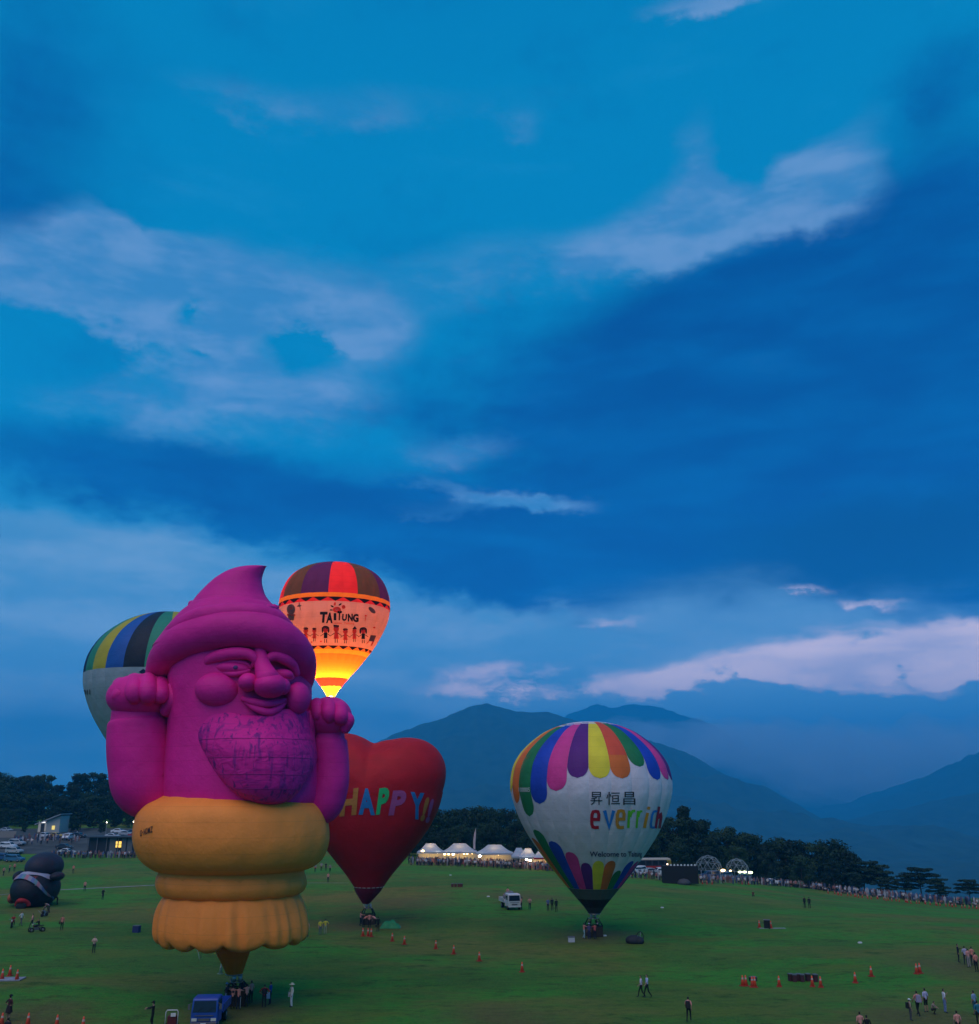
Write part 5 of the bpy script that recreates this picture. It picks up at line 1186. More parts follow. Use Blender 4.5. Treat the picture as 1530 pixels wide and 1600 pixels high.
for a in (('van',105,1312,5,CW,'white van parked facing the field under the hillside wood'),('sedan',88,1309,60,CY,'yellow car parked beside the white van facing the field'),('sedan',70,1309,75,CW,'white car behind a small tree, left of the yellow car'),('sedan',123,1309,70,CK,'dark car parked right of the white van facing the field'),
          ('sedan',100,1327,80,CK,'dark car parked close above the spectator line'),('sedan',104,1335,80,CW,'white car nearest to the spectator line on the left'),('van',12,1326,80,CW,'large pale van at the left edge, front row'),('van',26,1321,80,CS,'silver van behind the large pale one at the left edge'),
          ('van',22,1334,75,CS,'pale van low at the left edge above the black balloon'),('van',4,1345,70,CB,'blue van cut by the left edge beside the black balloon'),('van',22,1347,80,(.03,.12,.22),'teal blue van right behind the black balloon'),('sedan',10,1300,60,CS,'pale car up the slope at the left edge, beside the low wall'),
          ('sedan',185,1302,85,CW,'white car behind the low pavilion, left of a group of cars'),('sedan',197,1306,80,CS,'pale silver car just above the pavilion roof'),('sedan',208,1304,80,CB,'blue car above the right end of the pavilion roof'),('sedan',212,1309,70,CR,'dark red car nearest the pavilion roof end'),('sedan',176,1310,75,CW,'white car seen over the left half of the pavilion roof'),
          ('van',996,1366,-60,CW,'white van parked below the red and yellow coach'),('sedan',1014,1367,-70,CS,'silver car below the coach beside the white balloon'),('van',1033,1368,-75,CW,'white van left of the black stage'),('van',1110,1373,-80,CB,'blue van under the left dome frame'),('van',1130,1374,-80,(.08,.16,.24),'grey blue van between the two dome frames'),
          ('sedan',1202,1383,-80,CW,'white car half hidden by the crowd below the coach'),('van',1160,1376,-85,(.03,.10,.20),'dark blue van under the right dome frame'),('van',1312,1390,-85,CW,'white van behind the crowd, first on the right'),('van',1328,1392,-85,CW,'white van behind the crowd, second on the right'),('van',1374,1396,-85,CS,'silver van behind the crowd near the layered tree'),('van',1393,1400,-85,CW,'white van behind the crowd below the flat topped tree')):
    car(*a)
def cab_truck(name, label, g, rz, m, bed_h, load):
    """small cab-over lorry; front faces -y"""
    r = thing(name, label, 'truck', g, math.radians(rz))
    tp = lambda z: 1-.05*ss(z, 1.2, 2.1)
    v, f = prism([(-1.0,.42),(-1.04,1.12),(-.86,1.98),(-.70,2.05),(.55,2.06),(.62,1.95),(.62,.42)], .92, tp); MB().add(v, f).build('cab', m, r)
    MB().add([(-.80,-1.045,1.18),(.80,-1.045,1.18),(.75,-.892,1.88),(-.75,-.892,1.88)], [(0,1,2,3)]).build('windscreen', GLASS, r)
    for s_ in (-1, 1):
        d = MB().box((s_*.925, -.15, 1.0), (.02, 1.15, .95)).build('door', m, r)
        MB().box((s_*.925, -.18, 1.58), (.02, .95, .52)).build('side_window', GLASS, d)
        MB().box((s_*1.08, -.95, 1.52), (.16, .06, .34)).tube([(s_*.88, -.9, 1.75), (s_*1.08, -.95, 1.69)], .018, 5).build('wing_mirror', CHROME, r)
        MB().box((s_*.66, -1.05, .72), (.36, .06, .18)).build('headlight', LAMPC, r)
        wheel(r, s_*.80, -.55, .36, .24); wheel(r, s_*.78, 2.35, .36, .34)
        bs = MB().box((s_*.98, 2.15, .95+bed_h/2), (.05, 2.9, bed_h)).build('side_board', m if load != 'white' else PWHITE, r)
        for k in range(5): MB().box((s_*1.012, .9+k*.62, .95+bed_h/2), (.03, .06, bed_h-.02)).build('board_rib', CHROME, bs)
    wp = MB().tube([(-.5, -1.07, 1.22), (-.1, -1.0, 1.5)], .012, 4).tube([(.2, -1.07, 1.22), (.6, -1.0, 1.5)], .012, 4).build('wiper', TYRE, r)
    MB().box((0, -1.055, .98), (1.3, .03, .05)).build('front_trim', CHROME, r); MB().box((0, -1.05, .72), (.8, .05, .16)).build('grille', CHROME, r)
    MB().box((0, -1.10, .46), (1.78, .16, .2)).build('bumper', CHROME if load != 'white' else PWHITE, r); MB().box((0, -1.19, .46), (.36, .02, .15)).build('number_plate', PLATE, r)
    MB().box((0, 2.15, .88), (1.98, 2.95, .12)).build('load_bed', m, r); MB().box((0, 3.6, .95+bed_h/2), (1.98, .05, bed_h)).build('tail_board', m, r); MB().box((0, 1.4, .6), (.7, 4.2, .2)).build('chassis', TYRE, r)
    return r
bt = gnd(322, 1606); cab_truck('blue_truck', 'small blue flatbed truck facing the viewer, cut by the bottom edge', bt, 4, BLUEP, .42, 'blue')
wt = gnd(801, 1421); wtr = cab_truck('white_truck', 'small white truck with loaded bed parked on the middle of the field', wt, 15, PWHITE, .4, 'white')
tl = thing('folded_balloon_bag', 'pale grey bundle of folded balloon cloth on the white truck bed', 'cloth bundle', wt+Vector((-.45, 2.1, .95)), 0)
MB().ell((0, 0, .55), (.85, 1.1, .62), 16, 10).ell((.2, -.2, .95), (.5, .6, .35), 12, 8).build('bundle', mat('grey_cloth', (.16, .17, .19), .8, .3, 2), tl, True)
person(wt+Vector((-.6, 2.7, .97)), 'person in a pale shirt standing up on the bed of the white truck', 'stand', 150, PINK, BLK)
def coach(name, label, px, py, rz, L_, top, mid, low, tail):
    g = gnd(px, py); r = thing(name, label, 'coach', g, math.radians(rz))
    MB().box((0, 0, .95), (L_, 2.4, 1.2)).build('lower_body', low, r); MB().box((0, 0, 2.98), (L_-.05, 2.36, .36), 0, .97).build('roof', top, r); MB().box((0, 0, 2.18), (L_-.02, 2.38, 1.26)).build('upper_body', mid, r)
    n = int(L_/1.4)
    for k in range(n):
        for s_ in (-1, 1): MB().box((-L_/2+.9+k*(L_-1.6)/(n-1), s_*1.2, 2.2), (1.12, .03, .92)).build('window', GLASS, r)
    for s_ in (-1, 1):
        MB().box((s_*(L_/2+.005), 0, 2.1), (.03, 2.05, 1.1)).build('end_window', GLASS, r)
        MB().box((s_*(L_/2-.5), 0, 1.6), (1.0, 2.43, 2.3)).build('end_panel', tail, r)
        for x in (-L_*.3, L_*.3):
            w_ = MB().tube([(x, s_*1.02, .5), (x, s_*1.24, .5)], .5, 14).build('wheel', TYRE, r, True); MB().tube([(x, s_*1.0, .5), (x, s_*1.26, .5)], .26, 10).build('rim', RIM, w_, True)
coach('coach', 'red and yellow coach just right of the white balloon', 1012, 1364, 6, 10.5, mat('coach_cream', (.5,.42,.34), .5), mat('coach_dark', (.03,.03,.04), .4), mat('coach_red', (.34,.02,.02), .5), mat('coach_yellow', (.5,.34,.05), .5))
coach('coach', 'long dark coach with a pink stripe of roof lights behind the crowd', 1224, 1381, -14, 11.5, mat('coach_pink_grey', (.42,.30,.30), .5), mat('coach_black', (.02,.02,.025), .4), mat('coach_navy', (.03,.035,.06), .5), mat('coach_grey', (.05,.05,.06), .5))
# ------------------------------------------------------------------ marquees
TENT = mat('tent_canvas', (.36, .40, .46), .7, .08, 1.5, trans=.12); POLE = mat('tent_pole', (.30, .30, .32), .5); WARM = glow('bulb_warm', (1, .62, .22), 14); WARMW = glow('bulb_white', (1, .85, .6), 22)
TREDM = mat('tent_red', (.28, .02, .03), .7)
def tent(px, top_py, w_px, base_py, label, bulbs, light=True, red=False, flat=.36):
    g = gnd(px, base_py); k = g.y/ray(px, base_py).y/F; w = w_px*k; d = 6.0; h = P(px, top_py, g.y).z-g.z; ev = 2.5; LF = .42
    Yt = g.y+8; q0 = P(px, base_py, Yt); zb = tz(q0.x, Yt); k = Yt/ray(px, base_py).y/F; w = w_px*k; h = P(px, top_py, Yt).z-zb; ev = P(px, top_py+12.5, Yt).z-zb; hw = w/2
    r = thing('marquee', label, 'marquee', (q0.x, Yt, zb), 0, 'white marquees'); hw = w/2; v = []; f = []; n = 12; m = 6
    for j in range(m+1):                                           # sagging hipped roof up to a short flat ridge
        t = j/m; s_ = 1-(1-flat)*t; z = ev+(h-ev)*(t**1.25)
        for i in range(4*n):
            q = i//n; u = (i % n)/n*2-1
            x, y = ((u, -1), (1, u), (-u, 1), (-1, -u))[q]; v.append((x*hw*s_, (y*s_*.5+.5)*d if False else y*d/2*(1-.96*t)+d/2, z-.06*math.sin(PI*t)))
    for j in range(m):
        for i in range(4*n): f.append((j*4*n+i, j*4*n+(i+1) % (4*n), (j+1)*4*n+(i+1) % (4*n), (j+1)*4*n+i))
    mk('roof', v, f, TENT, r, True)
    va = MB(); b_ = ((-hw, 0), (hw, 0), (hw, d), (-hw, d))
    for i in range(4):
        a, c = Vector(b_[i]), Vector(b_[(i+1) % 4]); e_ = (c-a); va.box(((a.x+c.x)/2, (a.y+c.y)/2, ev-.16), (e_.length-.04, .03, .36), math.atan2(e_.y, e_.x)) 
    va.build('valance', TREDM if red else TENT, r)
    MB().box((0, d-.1, 1.25), (w-.1, .05, 2.3)).build('light_catch_wall', mat('light_catch_cloth', (.55, .50, .44), .8), r)  # pale panel added behind the counter to catch the warm lamp light
    for x, y in b_+((0, 0),): MB().tube([(x*.99, y+.06, 0), (x*.99, y+.06, ev)], .045, 6).build('pole', POLE, r)
    ct = MB().box((0, 1.0, .55), (w*.8, .7, 1.0)).build('counter', mat('counter_cloth', (.30, .10, .09), .8), r)
    for bx, by, bz, col, rad in bulbs: 
        MB().ell((bx*hw, by, bz+LF), (rad*.85, rad*.85, rad*.7), 10, 8).build('lamp', col, r, True)
    if light:
        l = bpy.data.lights.new('marquee_lamp_light', 'POINT'); l.energy = 420; l.color = (1, .62, .26); l.shadow_soft_size = .3
        o = bpy.data.objects.new('marquee_lamp_light', l); C.objects.link(o); o.parent = r; o.location = (0, 2.6, 2.9)
tent(600, 1320, 46, 1352, 'leftmost white marquee, hidden behind the heart balloon', [(.3, .6, 2.2, WARM, .16)], False)
tent(671, 1319, 40, 1353, 'white marquee just right of the heart balloon', [(-.55,.5,2.1,WARM,.42),(.3,.5,2.0,WARMW,.14),(.62,.4,1.8,WARMW,.30),(-.1,.6,2.0,WARM,.12)])
tent(717.5, 1319, 54, 1356, 'white marquee with a row of warm lamps, left of the flag', [(-.85,.5,1.85,WARM,.34),(-.62,.5,1.8,WARM,.28),(-.35,.5,1.8,WARMW,.30),(.28,.6,1.9,WARM,.26),(.46,.6,1.9,WARM,.26),(.75,.6,1.9,WARM,.12)])
tent(773, 1321, 58, 1359, 'white marquee right of the flag with one bright lamp', [(-.8,.5,1.75,WARMW,.34),(.2,.6,2.0,WARM,.10)])
tent(812, 1326, 24, 1361, 'narrow white marquee right of the wide ones', [(0,.6,1.9,WARM,.10)], False); tent(826, 1327, 28, 1362, 'white marquee near the left side of the white balloon', [(-.2,.4,1.4,WARMW,.30),(.2,.4,1.2,WARMW,.28)])
tent(850, 1328, 30, 1364, 'white marquee with a red valance beside the white balloon', [(.3,.5,1.6,WARM,.22)], True, True); tent(884, 1330, 36, 1366, 'rightmost white marquee, hidden behind the white balloon', [(0,.5,1.9,WARM,.12)], False)
fg = gnd(742, 1354); fz = fg+Vector((0, 6, 0)); fr = thing('feather_flag', 'tall pale feather flag rising between two marquees', 'flag', fz)
MB().tube([(0, 0, 0), (0, 0, 4.5), (.15, 0, 6.6), (.1, 0, 7.9)], .03, 6).build('pole', POLE, fr)
fv = [(0,0,3.3),(-.42,.05,3.4),(-.5,.0,5.0),(-.3,.05,6.6),(.1,0,7.9),(.12,0,6.4),(.05,0,5.0)]; mk('flag_cloth', fv+[(x, y+.03, z) for x, y, z in fv], [tuple(range(7)), tuple(range(13, 6, -1))]+[(i, i+7, (i+1) % 7+7, (i+1) % 7) for i in range(7)], mat('flag_cloth', (.48, .36, .36), .8, .2, 2), fr, False)
# ------------------------------------------------------------------ stage, domes, huts, house
sg = gnd(1065, 1382); sk_ = sg.y/ray(1065, 1382).y/F; sw = 55*sk_
r = thing('stage_box', 'black box stage with white crenellated top rail at the far edge', 'stage', sg+Vector((0, 1.2, 0)), math.radians(-3)); bkm = mat('stage_black', (.010, .011, .013), .8)
MB().box((0, 0, 1.75), (sw, 2.4, 3.3)).build('hoarding', bkm, r)
for k in range(8): MB().box((-sw*.26+k*sw*.097, -1.1, 3.56), (.30, .1, .30)).build('rail_post', mat('rail_pale', (.62, .64, .68), .6), r)
MB().box((0, -1.1, 3.42), (sw*.98, .08, .05)).build('top_rail', CHROME, r); MB().ell((-sw*.36, -1.15, 3.72), (.12, .12, .12), 8, 6).build('stage_lamp', glow('stage_glow', (1, .7, .5), 8), r, True)
MB().lathe([(1.35, 0), (1.25, .5), (.8, .95), (.05, 1.1)], (sw*.08, -1.25, 0), 18).build('dark_arch', mat('arch_grey', (.05, .055, .065), .7), r, True)
for k in range(4): MB().box((-sw*.5+sw*.25*(k+.5), -1.215, 1.75), (sw*.25-.05, .02, 3.2)).build('panel', bkm, r)
def dome(px, py, w_px, label, lamps):
    g = gnd(px, py); k = g.y/ray(px, py).y/F; R_ = w_px*k/2; r = thing('dome_frame', label, 'dome frame', g+Vector((0, R_+2, 0)), 0, 'dome frames'); b = bmesh.new(); bmesh.ops.create_icosphere(b, subdivisions=2, radius=R_)
    dm = mat('dome_tube', (.22, .27, .30), .5)
    for e in b.edges:
        a, c = e.verts[0].co, e.verts[1].co
        if min(a.z, c.z) > -.05*R_: MB().tube([(a.x, a.y, a.z*.98+2.0), (c.x, c.y, c.z*.98+2.0)], .055, 5).build('strut', dm, r, True)
    for q in range(8): MB().tube([(R_*math.cos(q*PI/4), R_*math.sin(q*PI/4), 0), (R_*math.cos(q*PI/4), R_*math.sin(q*PI/4), 2.0)], .07, 5).build('post', dm, r, True)
    b.free()
    for lx, lz, m_, sx in lamps: MB().ell((lx*R_, -R_-.3, lz), (sx, .12, sx*.5), 10, 8).build('lamp', m_, r, True)
YG = glow('bulb_green_white', (.85, 1, .55), 5)
dome(1116, 1376, 43, 'left geodesic dome frame with an orange lamp at its right foot', [(.82,2.0,WARM,.5)]); dome(1161, 1377, 37, 'right geodesic dome frame with pale greenish lamps inside', [(-.85,2.2,WARM,.26),(-.05,1.9,YG,.45),(.35,1.9,YG,.5),(.85,1.8,YG,.55)])
hg = gnd(1212, 1381); r = thing('green_roof_hut', 'hut with a pale green hipped roof behind the long dark coach', 'hut', hg+Vector((0, 16, 0)), 0); k = (hg.y+16)/ray(1212, 1381).y/F
hz = P(1212, 1371, hg.y+16).z-tz(hg.x, hg.y+16); tp_ = P(1212, 1357, hg.y+16).z-tz(hg.x, hg.y+16); W2 = 26*k
r.location.z = tz(hg.x, hg.y+16); MB().box((0, 0, hz/2), (W2*1.7, 6, hz)).build('wall', mat('hut_wall', (.2, .2, .2), .8), r)
mk('roof', [(-W2,-4,hz),(W2,-4,hz),(W2,4,hz),(-W2,4,hz),(-W2*.55,-.3,tp_),(W2*.2,-.3,tp_),(W2*.2,.3,tp_),(-W2*.55,.3,tp_)], [(0,1,5,4),(1,2,6,5),(2,3,7,6),(3,0,4,7),(4,5,6,7),(3,2,1,0)], mat('green_roof', (.10, .24, .20), .6), r, False)
# low pavilion on the left
pg = gnd(172, 1336); k = pg.y/ray(172, 1336).y/F; r = thing('pavilion', 'long low flat roofed pavilion with one lit yellow window, left of the gnome', 'pavilion', pg+Vector((0, 2.5, 0)), 0); pw = 86*k; ph = P(172, 1309, pg.y).z-pg.z
PW = mat('pavilion_wall', (.13, .13, .14), .8); PD = mat('pavilion_dark', (.02, .025, .035), .7)
MB().box((0, 2.5, ph/2), (pw-.6, 5, ph-.1)).build('wall', PD, r); MB().box((0, 2.2, ph+.08), (pw+.5, 6.6, .24)).build('roof', mat('pavilion_roof', (.04, .05, .06), .7), r)
for a, b_ in ((164, 175), (183, 190), (192, 200)): MB().box((((a+b_)/2-172)*k, -.06, ph/2-.1), ((b_-a)*k, .1, ph-.3)).build('wall_panel', PW, r)
wn = MB().box((6.2*k, -.08, ph*.58), (8.6*k, .1, 1.5)).build('lit_window', glow('window_glow', (1, .62, .12), 1.5), r)
MB().box((6.2*k, -.15, ph*.58), (.07, .04, 1.5)).build('window_bar', PD, wn); MB().box((6.2*k, -.14, ph*.58), (8.6*k, .04, .07)).build('window_bar', PD, wn)
for q in (130, 145, 160, 178, 214): MB().box(((q-172)*k, -.45, ph/2), (.16, .16, ph)).build('post', PW, r)
hg = gnd(66, 1302); k = hg.y/ray(66, 1302).y/F; r = thing('house', 'small house with a pale sloping roof and a lit doorway on the wooded slope', 'house', hg+Vector((0, 4, 0)), 0)
hw = 17*k; e1 = P(66, 1286, hg.y).z-hg.z; e2 = P(66, 1273, hg.y).z-hg.z
mk('wall', [(-hw,0,0),(hw,0,0),(hw,0,e2-.5),(-hw,0,e1-.3),(-hw,7,0),(hw,7,0),(hw,7,e2-.5),(-hw,7,e1-.3)], [(0,1,2,3),(5,4,7,6),(4,0,3,7),(1,5,6,2)], mat('house_wall', (.34, .35, .34), .8), r, False)
mk('roof', [(-hw*1.2,-1,e1-.7),(hw*1.1,-1,e2-.1),(hw*1.1,8,e2-.1),(-hw*1.2,8,e1-.7),(-hw*1.2,-1,e1-.4),(hw*1.1,-1,e2+.2),(hw*1.1,8,e2+.2),(-hw*1.2,8,e1-.4)], [(3,2,1,0),(4,5,6,7),(0,1,5,4),(1,2,6,5),(2,3,7,6),(3,0,4,7)], mat('house_roof', (.26, .30, .32), .6), r, False)
MB().box((-hw*.55, -.05, 1.3), (1.1, .08, 2.6)).build('door', mat('house_door', (.05, .05, .06), .6), r); MB().box((-hw*.85, -.06, 1.6), (.7, .08, 2.9)).build('lit_panel', glow('porch_glow', (.85, .9, 1), .22), r); MB().box((-hw*.62, -.12, 3.1), (1.9, .15, .28)).build('porch_lamp', glow('porch_lamp_glow', (.9, .9, 1), 1.5), r); MB().box((hw*.45, -.05, 1.5), (.9, .08, 1.2)).build('lit_window', glow('window_yellow', (1, .8, .25), .9), r); MB().box((-hw*.3, -.06, 1.6), (.5, .08, 2.4)).build('lit_panel', glow('porch_glow', (.85, .9, 1), .22), r)
def street_lamp(px, py, label, dist):
    p = P(px, py, dist); z = tz(p.x, dist); r = thing('street_lamp', label, 'street lamp', (p.x, dist, z), 0, 'lamps in the wood'); h = max(2, p.z-z)
    MB().tube([(0, 0, 0), (0, 0, h)], .06, 6).build('pole', POLE, r); MB().ell((0, -.1, h), (.12, .12, .12), 10, 8).build('lamp', WARMW, r, True)
for px, py, lb in ((167,1285,'small lit lamp in the wood, left of the gnome arm'),(209,1284,'lower one of two lit lamps beside the gnome elbow'),(213.5,1276,'upper one of two lit lamps beside the gnome elbow'),(841,1318,'small lit lamp before the trees left of the white balloon')):
    street_lamp(px, py, lb, 308 if px < 400 else 250)
wl = gnd(12, 1309); k = wl.y/ray(12, 1309).y/F; r = MB().box((0, 0, .9), (26*k, .3, 1.8)).build('retaining_wall', mat('concrete_wall', (.24, .22, .20), .9), None); r.location = wl; tag(r, 'low grey retaining wall below the pale car at the left edge', 'wall')
# ------------------------------------------------------------------ black half inflated balloon on the left (plain)
g = gnd(31, 1420); r = thing('half_inflated_balloon', 'black half inflated balloon slumped on the grass with a pale collar and patterned sash', 'hot air balloon', g, 0, 'hot air balloons'); k = g.y/ray(31, 1420).y/F
bc = fabric('balloon_black', (.014, .015, .024)); NV = fabric('balloon_navy', (.02, .022, .04))
cy_ = 4.6
MB().ell((-1*k, cy_, 25*k), (34*k, 4.8, 31*k), 40, 24).build('lower_lobe', bc, r, True); MB().ell((3*k, cy_+1.2, 57*k), (27*k, 3.8, 23*k), 36, 20).build('upper_lobe', NV, r, True)
MB().ell((-30*k, cy_, 43*k), (8*k, 1.6, 9*k), 16, 10).build('side_lobe', bc, r, True); MB().ell((34*k, cy_-.6, 44*k), (10*k, 1.6, 7*k), 16, 10).build('side_lobe', bc, r, True); MB().ell((-31*k, cy_-1, 12*k), (6*k, 1.4, 9*k), 16, 10).build('lobe_end', fabric('lobe_orange', (.40, .10, .05)), r, True)
def around(cx_, cz, rx, rz_, pts, w, mats_, name, ry=4.95):
    """a cloth band laid over the front of the lower lobe"""
    c = catmull(pts, 8); v = []; f = []; idx = []
    for i, (x, z) in enumerate(c):
        for s_ in (-1, 1):
            zz = z+s_*w/2*k; a = 1-((x-cx_)/rx)**2-((zz-cz)/rz_)**2; v.append((x, cy_-ry*math.sqrt(max(.01, a)), zz))
    for i in range(len(c)-1): f.append((2*i, 2*i+2, 2*i+3, 2*i+1)); idx.append((i//3) % len(mats_))
    mk(name, v, f, mats_, r, True, idx)
around(-1*k, 25*k, 35*k, 32*k, [(-29*k,42*k),(-18*k,49*k),(0,51*k),(16*k,49*k),(28*k,42*k)], 4, [fabric('collar_pale', (.30, .32, .42))], 'collar')
around(-1*k, 25*k, 35.5*k, 32.5*k, [(-28*k,40*k),(-16*k,46*k),(0,46*k),(14*k,40*k),(24*k,30*k),(30*k,18*k),(32*k,10*k)], 6, [fabric('sash_teal', (.10, .22, .26)), fabric('sash_pink', (.34, .14, .18)), fabric('sash_grey', (.22, .22, .28)), fabric('sash_blue', (.10, .14, .30))], 'sash', 5.05)
MB().tube([(9*k*math.cos(a)*1.05, cy_-4.75+.9*abs(math.cos(a)), 3*k+9*k*math.sin(a)) for a in np.linspace(.0, PI, 16)], .32, 10).build('mouth_rim', fabric('mouth_red', (.34, .015, .02)), r, True); MB().ell((0, cy_-4.3, 3*k), (8*k, .5, 8*k), 20, 12).build('mouth_opening', BLACKC, r, True)
bt_ = bvh_of([o for o in tree_of(r) if o.name.startswith('lower_lobe')])
letter_box('printed_letter', 'T', (52, 1370, 58.5, 1377), bt_, fabric('print_dull_red', (.20, .04, .04)), r, .02, 0, .06); letter_box('printed_letter', '2', (53.5, 1379, 57.5, 1384), bt_, fabric('print_pale', (.28, .30, .34)), r, .01, 0, .06)
# ------------------------------------------------------------------ pale path
pp = [(-40,1400.5),(0,1398.5),(45,1394),(90,1391),(150,1388),(200,1385.5),(250,1383),(320,1381),(400,1380),(470,1380),(545,1380)]
c = catmull(pp, 8); v = []; f = []
for i, (x, y) in enumerate(c):
    g = gnd(x, y); w = .55 if x < 260 else .25; v += [(g.x, g.y-w, tz(g.x, g.y-w)+.035), (g.x, g.y+w, tz(g.x, g.y+w)+.035)]
for i in range(len(c)-1): f.append((2*i, 2*i+2, 2*i+3, 2*i+1))
struct(mk('path', v, f, mat('path_gravel', (.22, .23, .22), .95, .25, .8), smooth=False))
# ------------------------------------------------------------------ traffic cones and small things
CONE = mat('cone_orange', (.85, .085, .04), .6, .06); BAND = mat('cone_band', (.50, .36, .32), .4); CBASE = mat('cone_base', (.35, .05, .03), .7)
c0 = None
def cone(px, py, label, s_=1.0, grp='traffic cones on the field', band=True):
    global c0
    g = gnd(px, py)
    if c0 is None:
        c0 = thing('traffic_cone', label, 'traffic cone', g, 0, grp); MB().box((0, 0, .03), (.40, .40, .06)).build('base', CBASE, c0); MB().lathe([(.155, .06), (.04, .74), (.02, .76)], n=14).build('cone_body', CONE, c0, True); MB().lathe([(.089, .48), (.070, .60)], n=14, cap=False).build('reflective_band', BAND, c0, True); r = c0
    else: r = copy_tree(c0, g, random.random()*1.5, label)
    r.scale = (s_,)*3; r['group'] = grp; return r
for px, py, lb in ((3,1531,'orange cone at the left edge, farthest of three by the pale mat'),(15,1525,'orange cone, middle one of three by the pale mat'),(26,1532,'orange cone, right one of three by the pale mat'),(2,1604,'red cone in the bottom left corner'),(43,1604,'red cone second from the left at the bottom edge'),(88,1607,'red cone third from the left at the bottom edge'),(129,1610,'pale tipped cone fourth from the left at the bottom edge'),
    (567,1463,'left one of three cones in a row below the heart basket'),(575,1463,'middle one of three cones in a row below the heart basket'),(580,1464,'right one of three cones in a row below the heart basket'),(613,1471,'single cone right of the row of three below the heart basket'),(632,1476,'tiny cone in the grass below the green tarp'),(681,1483,'small cone with a yellow tip in the middle of the grass'),(709,1491,'orange cone right of the yellow tipped one'),(749,1502,'orange cone in the dark green patch of the field'),(816,1519,'orange cone nearest the viewer in the middle of the field'),
    (1161,1541,'left cone of a cluster on the right grass'),(1166,1541,'second cone of the left cluster on the right grass'),(1176,1543,'third cone of the left cluster on the right grass'),(1180,1543,'right cone of the left cluster on the right grass'),(1218,1542,'lone cone between the cluster and the dark crates'),(1270,1542,'cone in front of the dark crates'),(1283,1543,'cone right of the dark crates'),(1337,1536,'lone cone right of the crates'),(1362,1526,'small cone left of the pair on the right grass'),(1433,1522,'left cone of a pair on the right grass'),(1438,1521,'right cone of a pair on the right grass'),(1187,1450,'cone left of the black bin on the far grass'),(1205,1451,'cone right of the black bin on the far grass')):
    cone(px, py, lb, 1.15)
for i, px in enumerate(np.linspace(1296, 1533, 46)):
    py = float(np.interp(px, [1255,1320,1400,1470,1535], [1391.5,1400,1409,1416,1421.5])); cone(px+random.uniform(-4, 4), py+random.uniform(-1.2, .5), 'small orange cone in the row before the crowd on the right', .95, 'cones before the crowd')
for px in (1098, 1105, 1113, 1160, 1170): cone(px, 1381.5+random.random(), 'small orange cone before the crowd by the domes', .95, 'cones by the domes')
def crate(px, py, label, col, d=(.36, .4, .5), name='crate'):
    g = gnd(px, py); r = thing(name, label, 'crate', g, random.uniform(-.3, .3)); m = mat('crate_%d_%d_%d' % tuple(int(c*255) for c in col), col, .7)
    MB().box((0, 0, d[2]/2), d).build('box', m, r); MB().box((0, 0, d[2]+.03), (d[0]+.05, d[1]+.05, .07)).build('lid', CHROME, r)
    for s_ in (-1, 1): MB().box((s_*(d[0]/2+.02), 0, d[2]*.65), (.03, .2, .05)).build('handle', BLACKC, r)
for i, px in enumerate((707, 712, 717, 721)): crate(px, 1386, ('leftmost','second','third','rightmost')[i]+' of four dark red crates in the grass below the marquees', (.10, .02, .02))
for i, px in enumerate((1236, 1242, 1248.5, 1254, 1263, 1274.5)): crate(px, 1533+(i % 2), ('leftmost','second','third','fourth','fifth','rightmost')[i]+' of six dark crates in a row on the right grass', (.06, .02, .025), (.34, .4, .55))
crate(213, 1457, 'small blue box alone on the grass left of the gnome', (.02, .03, .12), (.75, .6, .7)); crate(1199, 1451, 'black bin between two cones on the far grass', (.012, .012, .014), (.7, .6, .95)); crate(1177, 1533, 'black and white box lying behind the cone cluster', (.03, .03, .03), (.6, .4, .3)); crate(893, 1472, 'small white box on the grass left of the white balloon basket', (.45, .46, .5), (.7, .5, .5))
g = gnd(1204, 1452); r = MB().box((0, 0, .03), (3.2, .7, .05)).build('ground_mat', mat('mat_pale', (.2, .24, .22), .8)); r.location = g+Vector((.4, .6, 0)); tag(r, 'pale narrow mat on the grass beside the black bin', 'mat')
g = gnd(2, 1531); r = MB().box((0, 0, .04), (3.6, 1.6, .08), .1).build('ground_sheet', mat('sheet_pale', (.22, .24, .30), .8, .2, 2)); r.location = g; tag(r, 'pale grey sheet lying flat at the left edge by three cones', 'sheet')
g = gnd(610, 1450); bm2 = bmesh.new(); bmesh.ops.create_grid(bm2, x_segments=22, y_segments=14, size=1)
for q in bm2.verts:
    rr = min(1, max(abs(q.co.x), abs(q.co.y))); h = max(0, 1-rr**3)*(.75+.35*mnoise.noise(q.co*2.3))+.12*mnoise.noise(q.co*5+Vector((3, 0, 0)))*(1-rr**4)
    q.co = Vector((q.co.x*1.25, q.co.y*.8, max(.02, h)))
me = bpy.data.meshes.new('green_tarp'); bm2.to_mesh(me); bm2.free(); me.materials.append(mat('tarp_green', (.012, .20, .07), .55, .15, 3)); r = bpy.data.objects.new('green_tarp', me); C.objects.link(r); r.location = g; tag(r, 'bright green tarpaulin draped over gear right of the heart basket', 'tarpaulin')
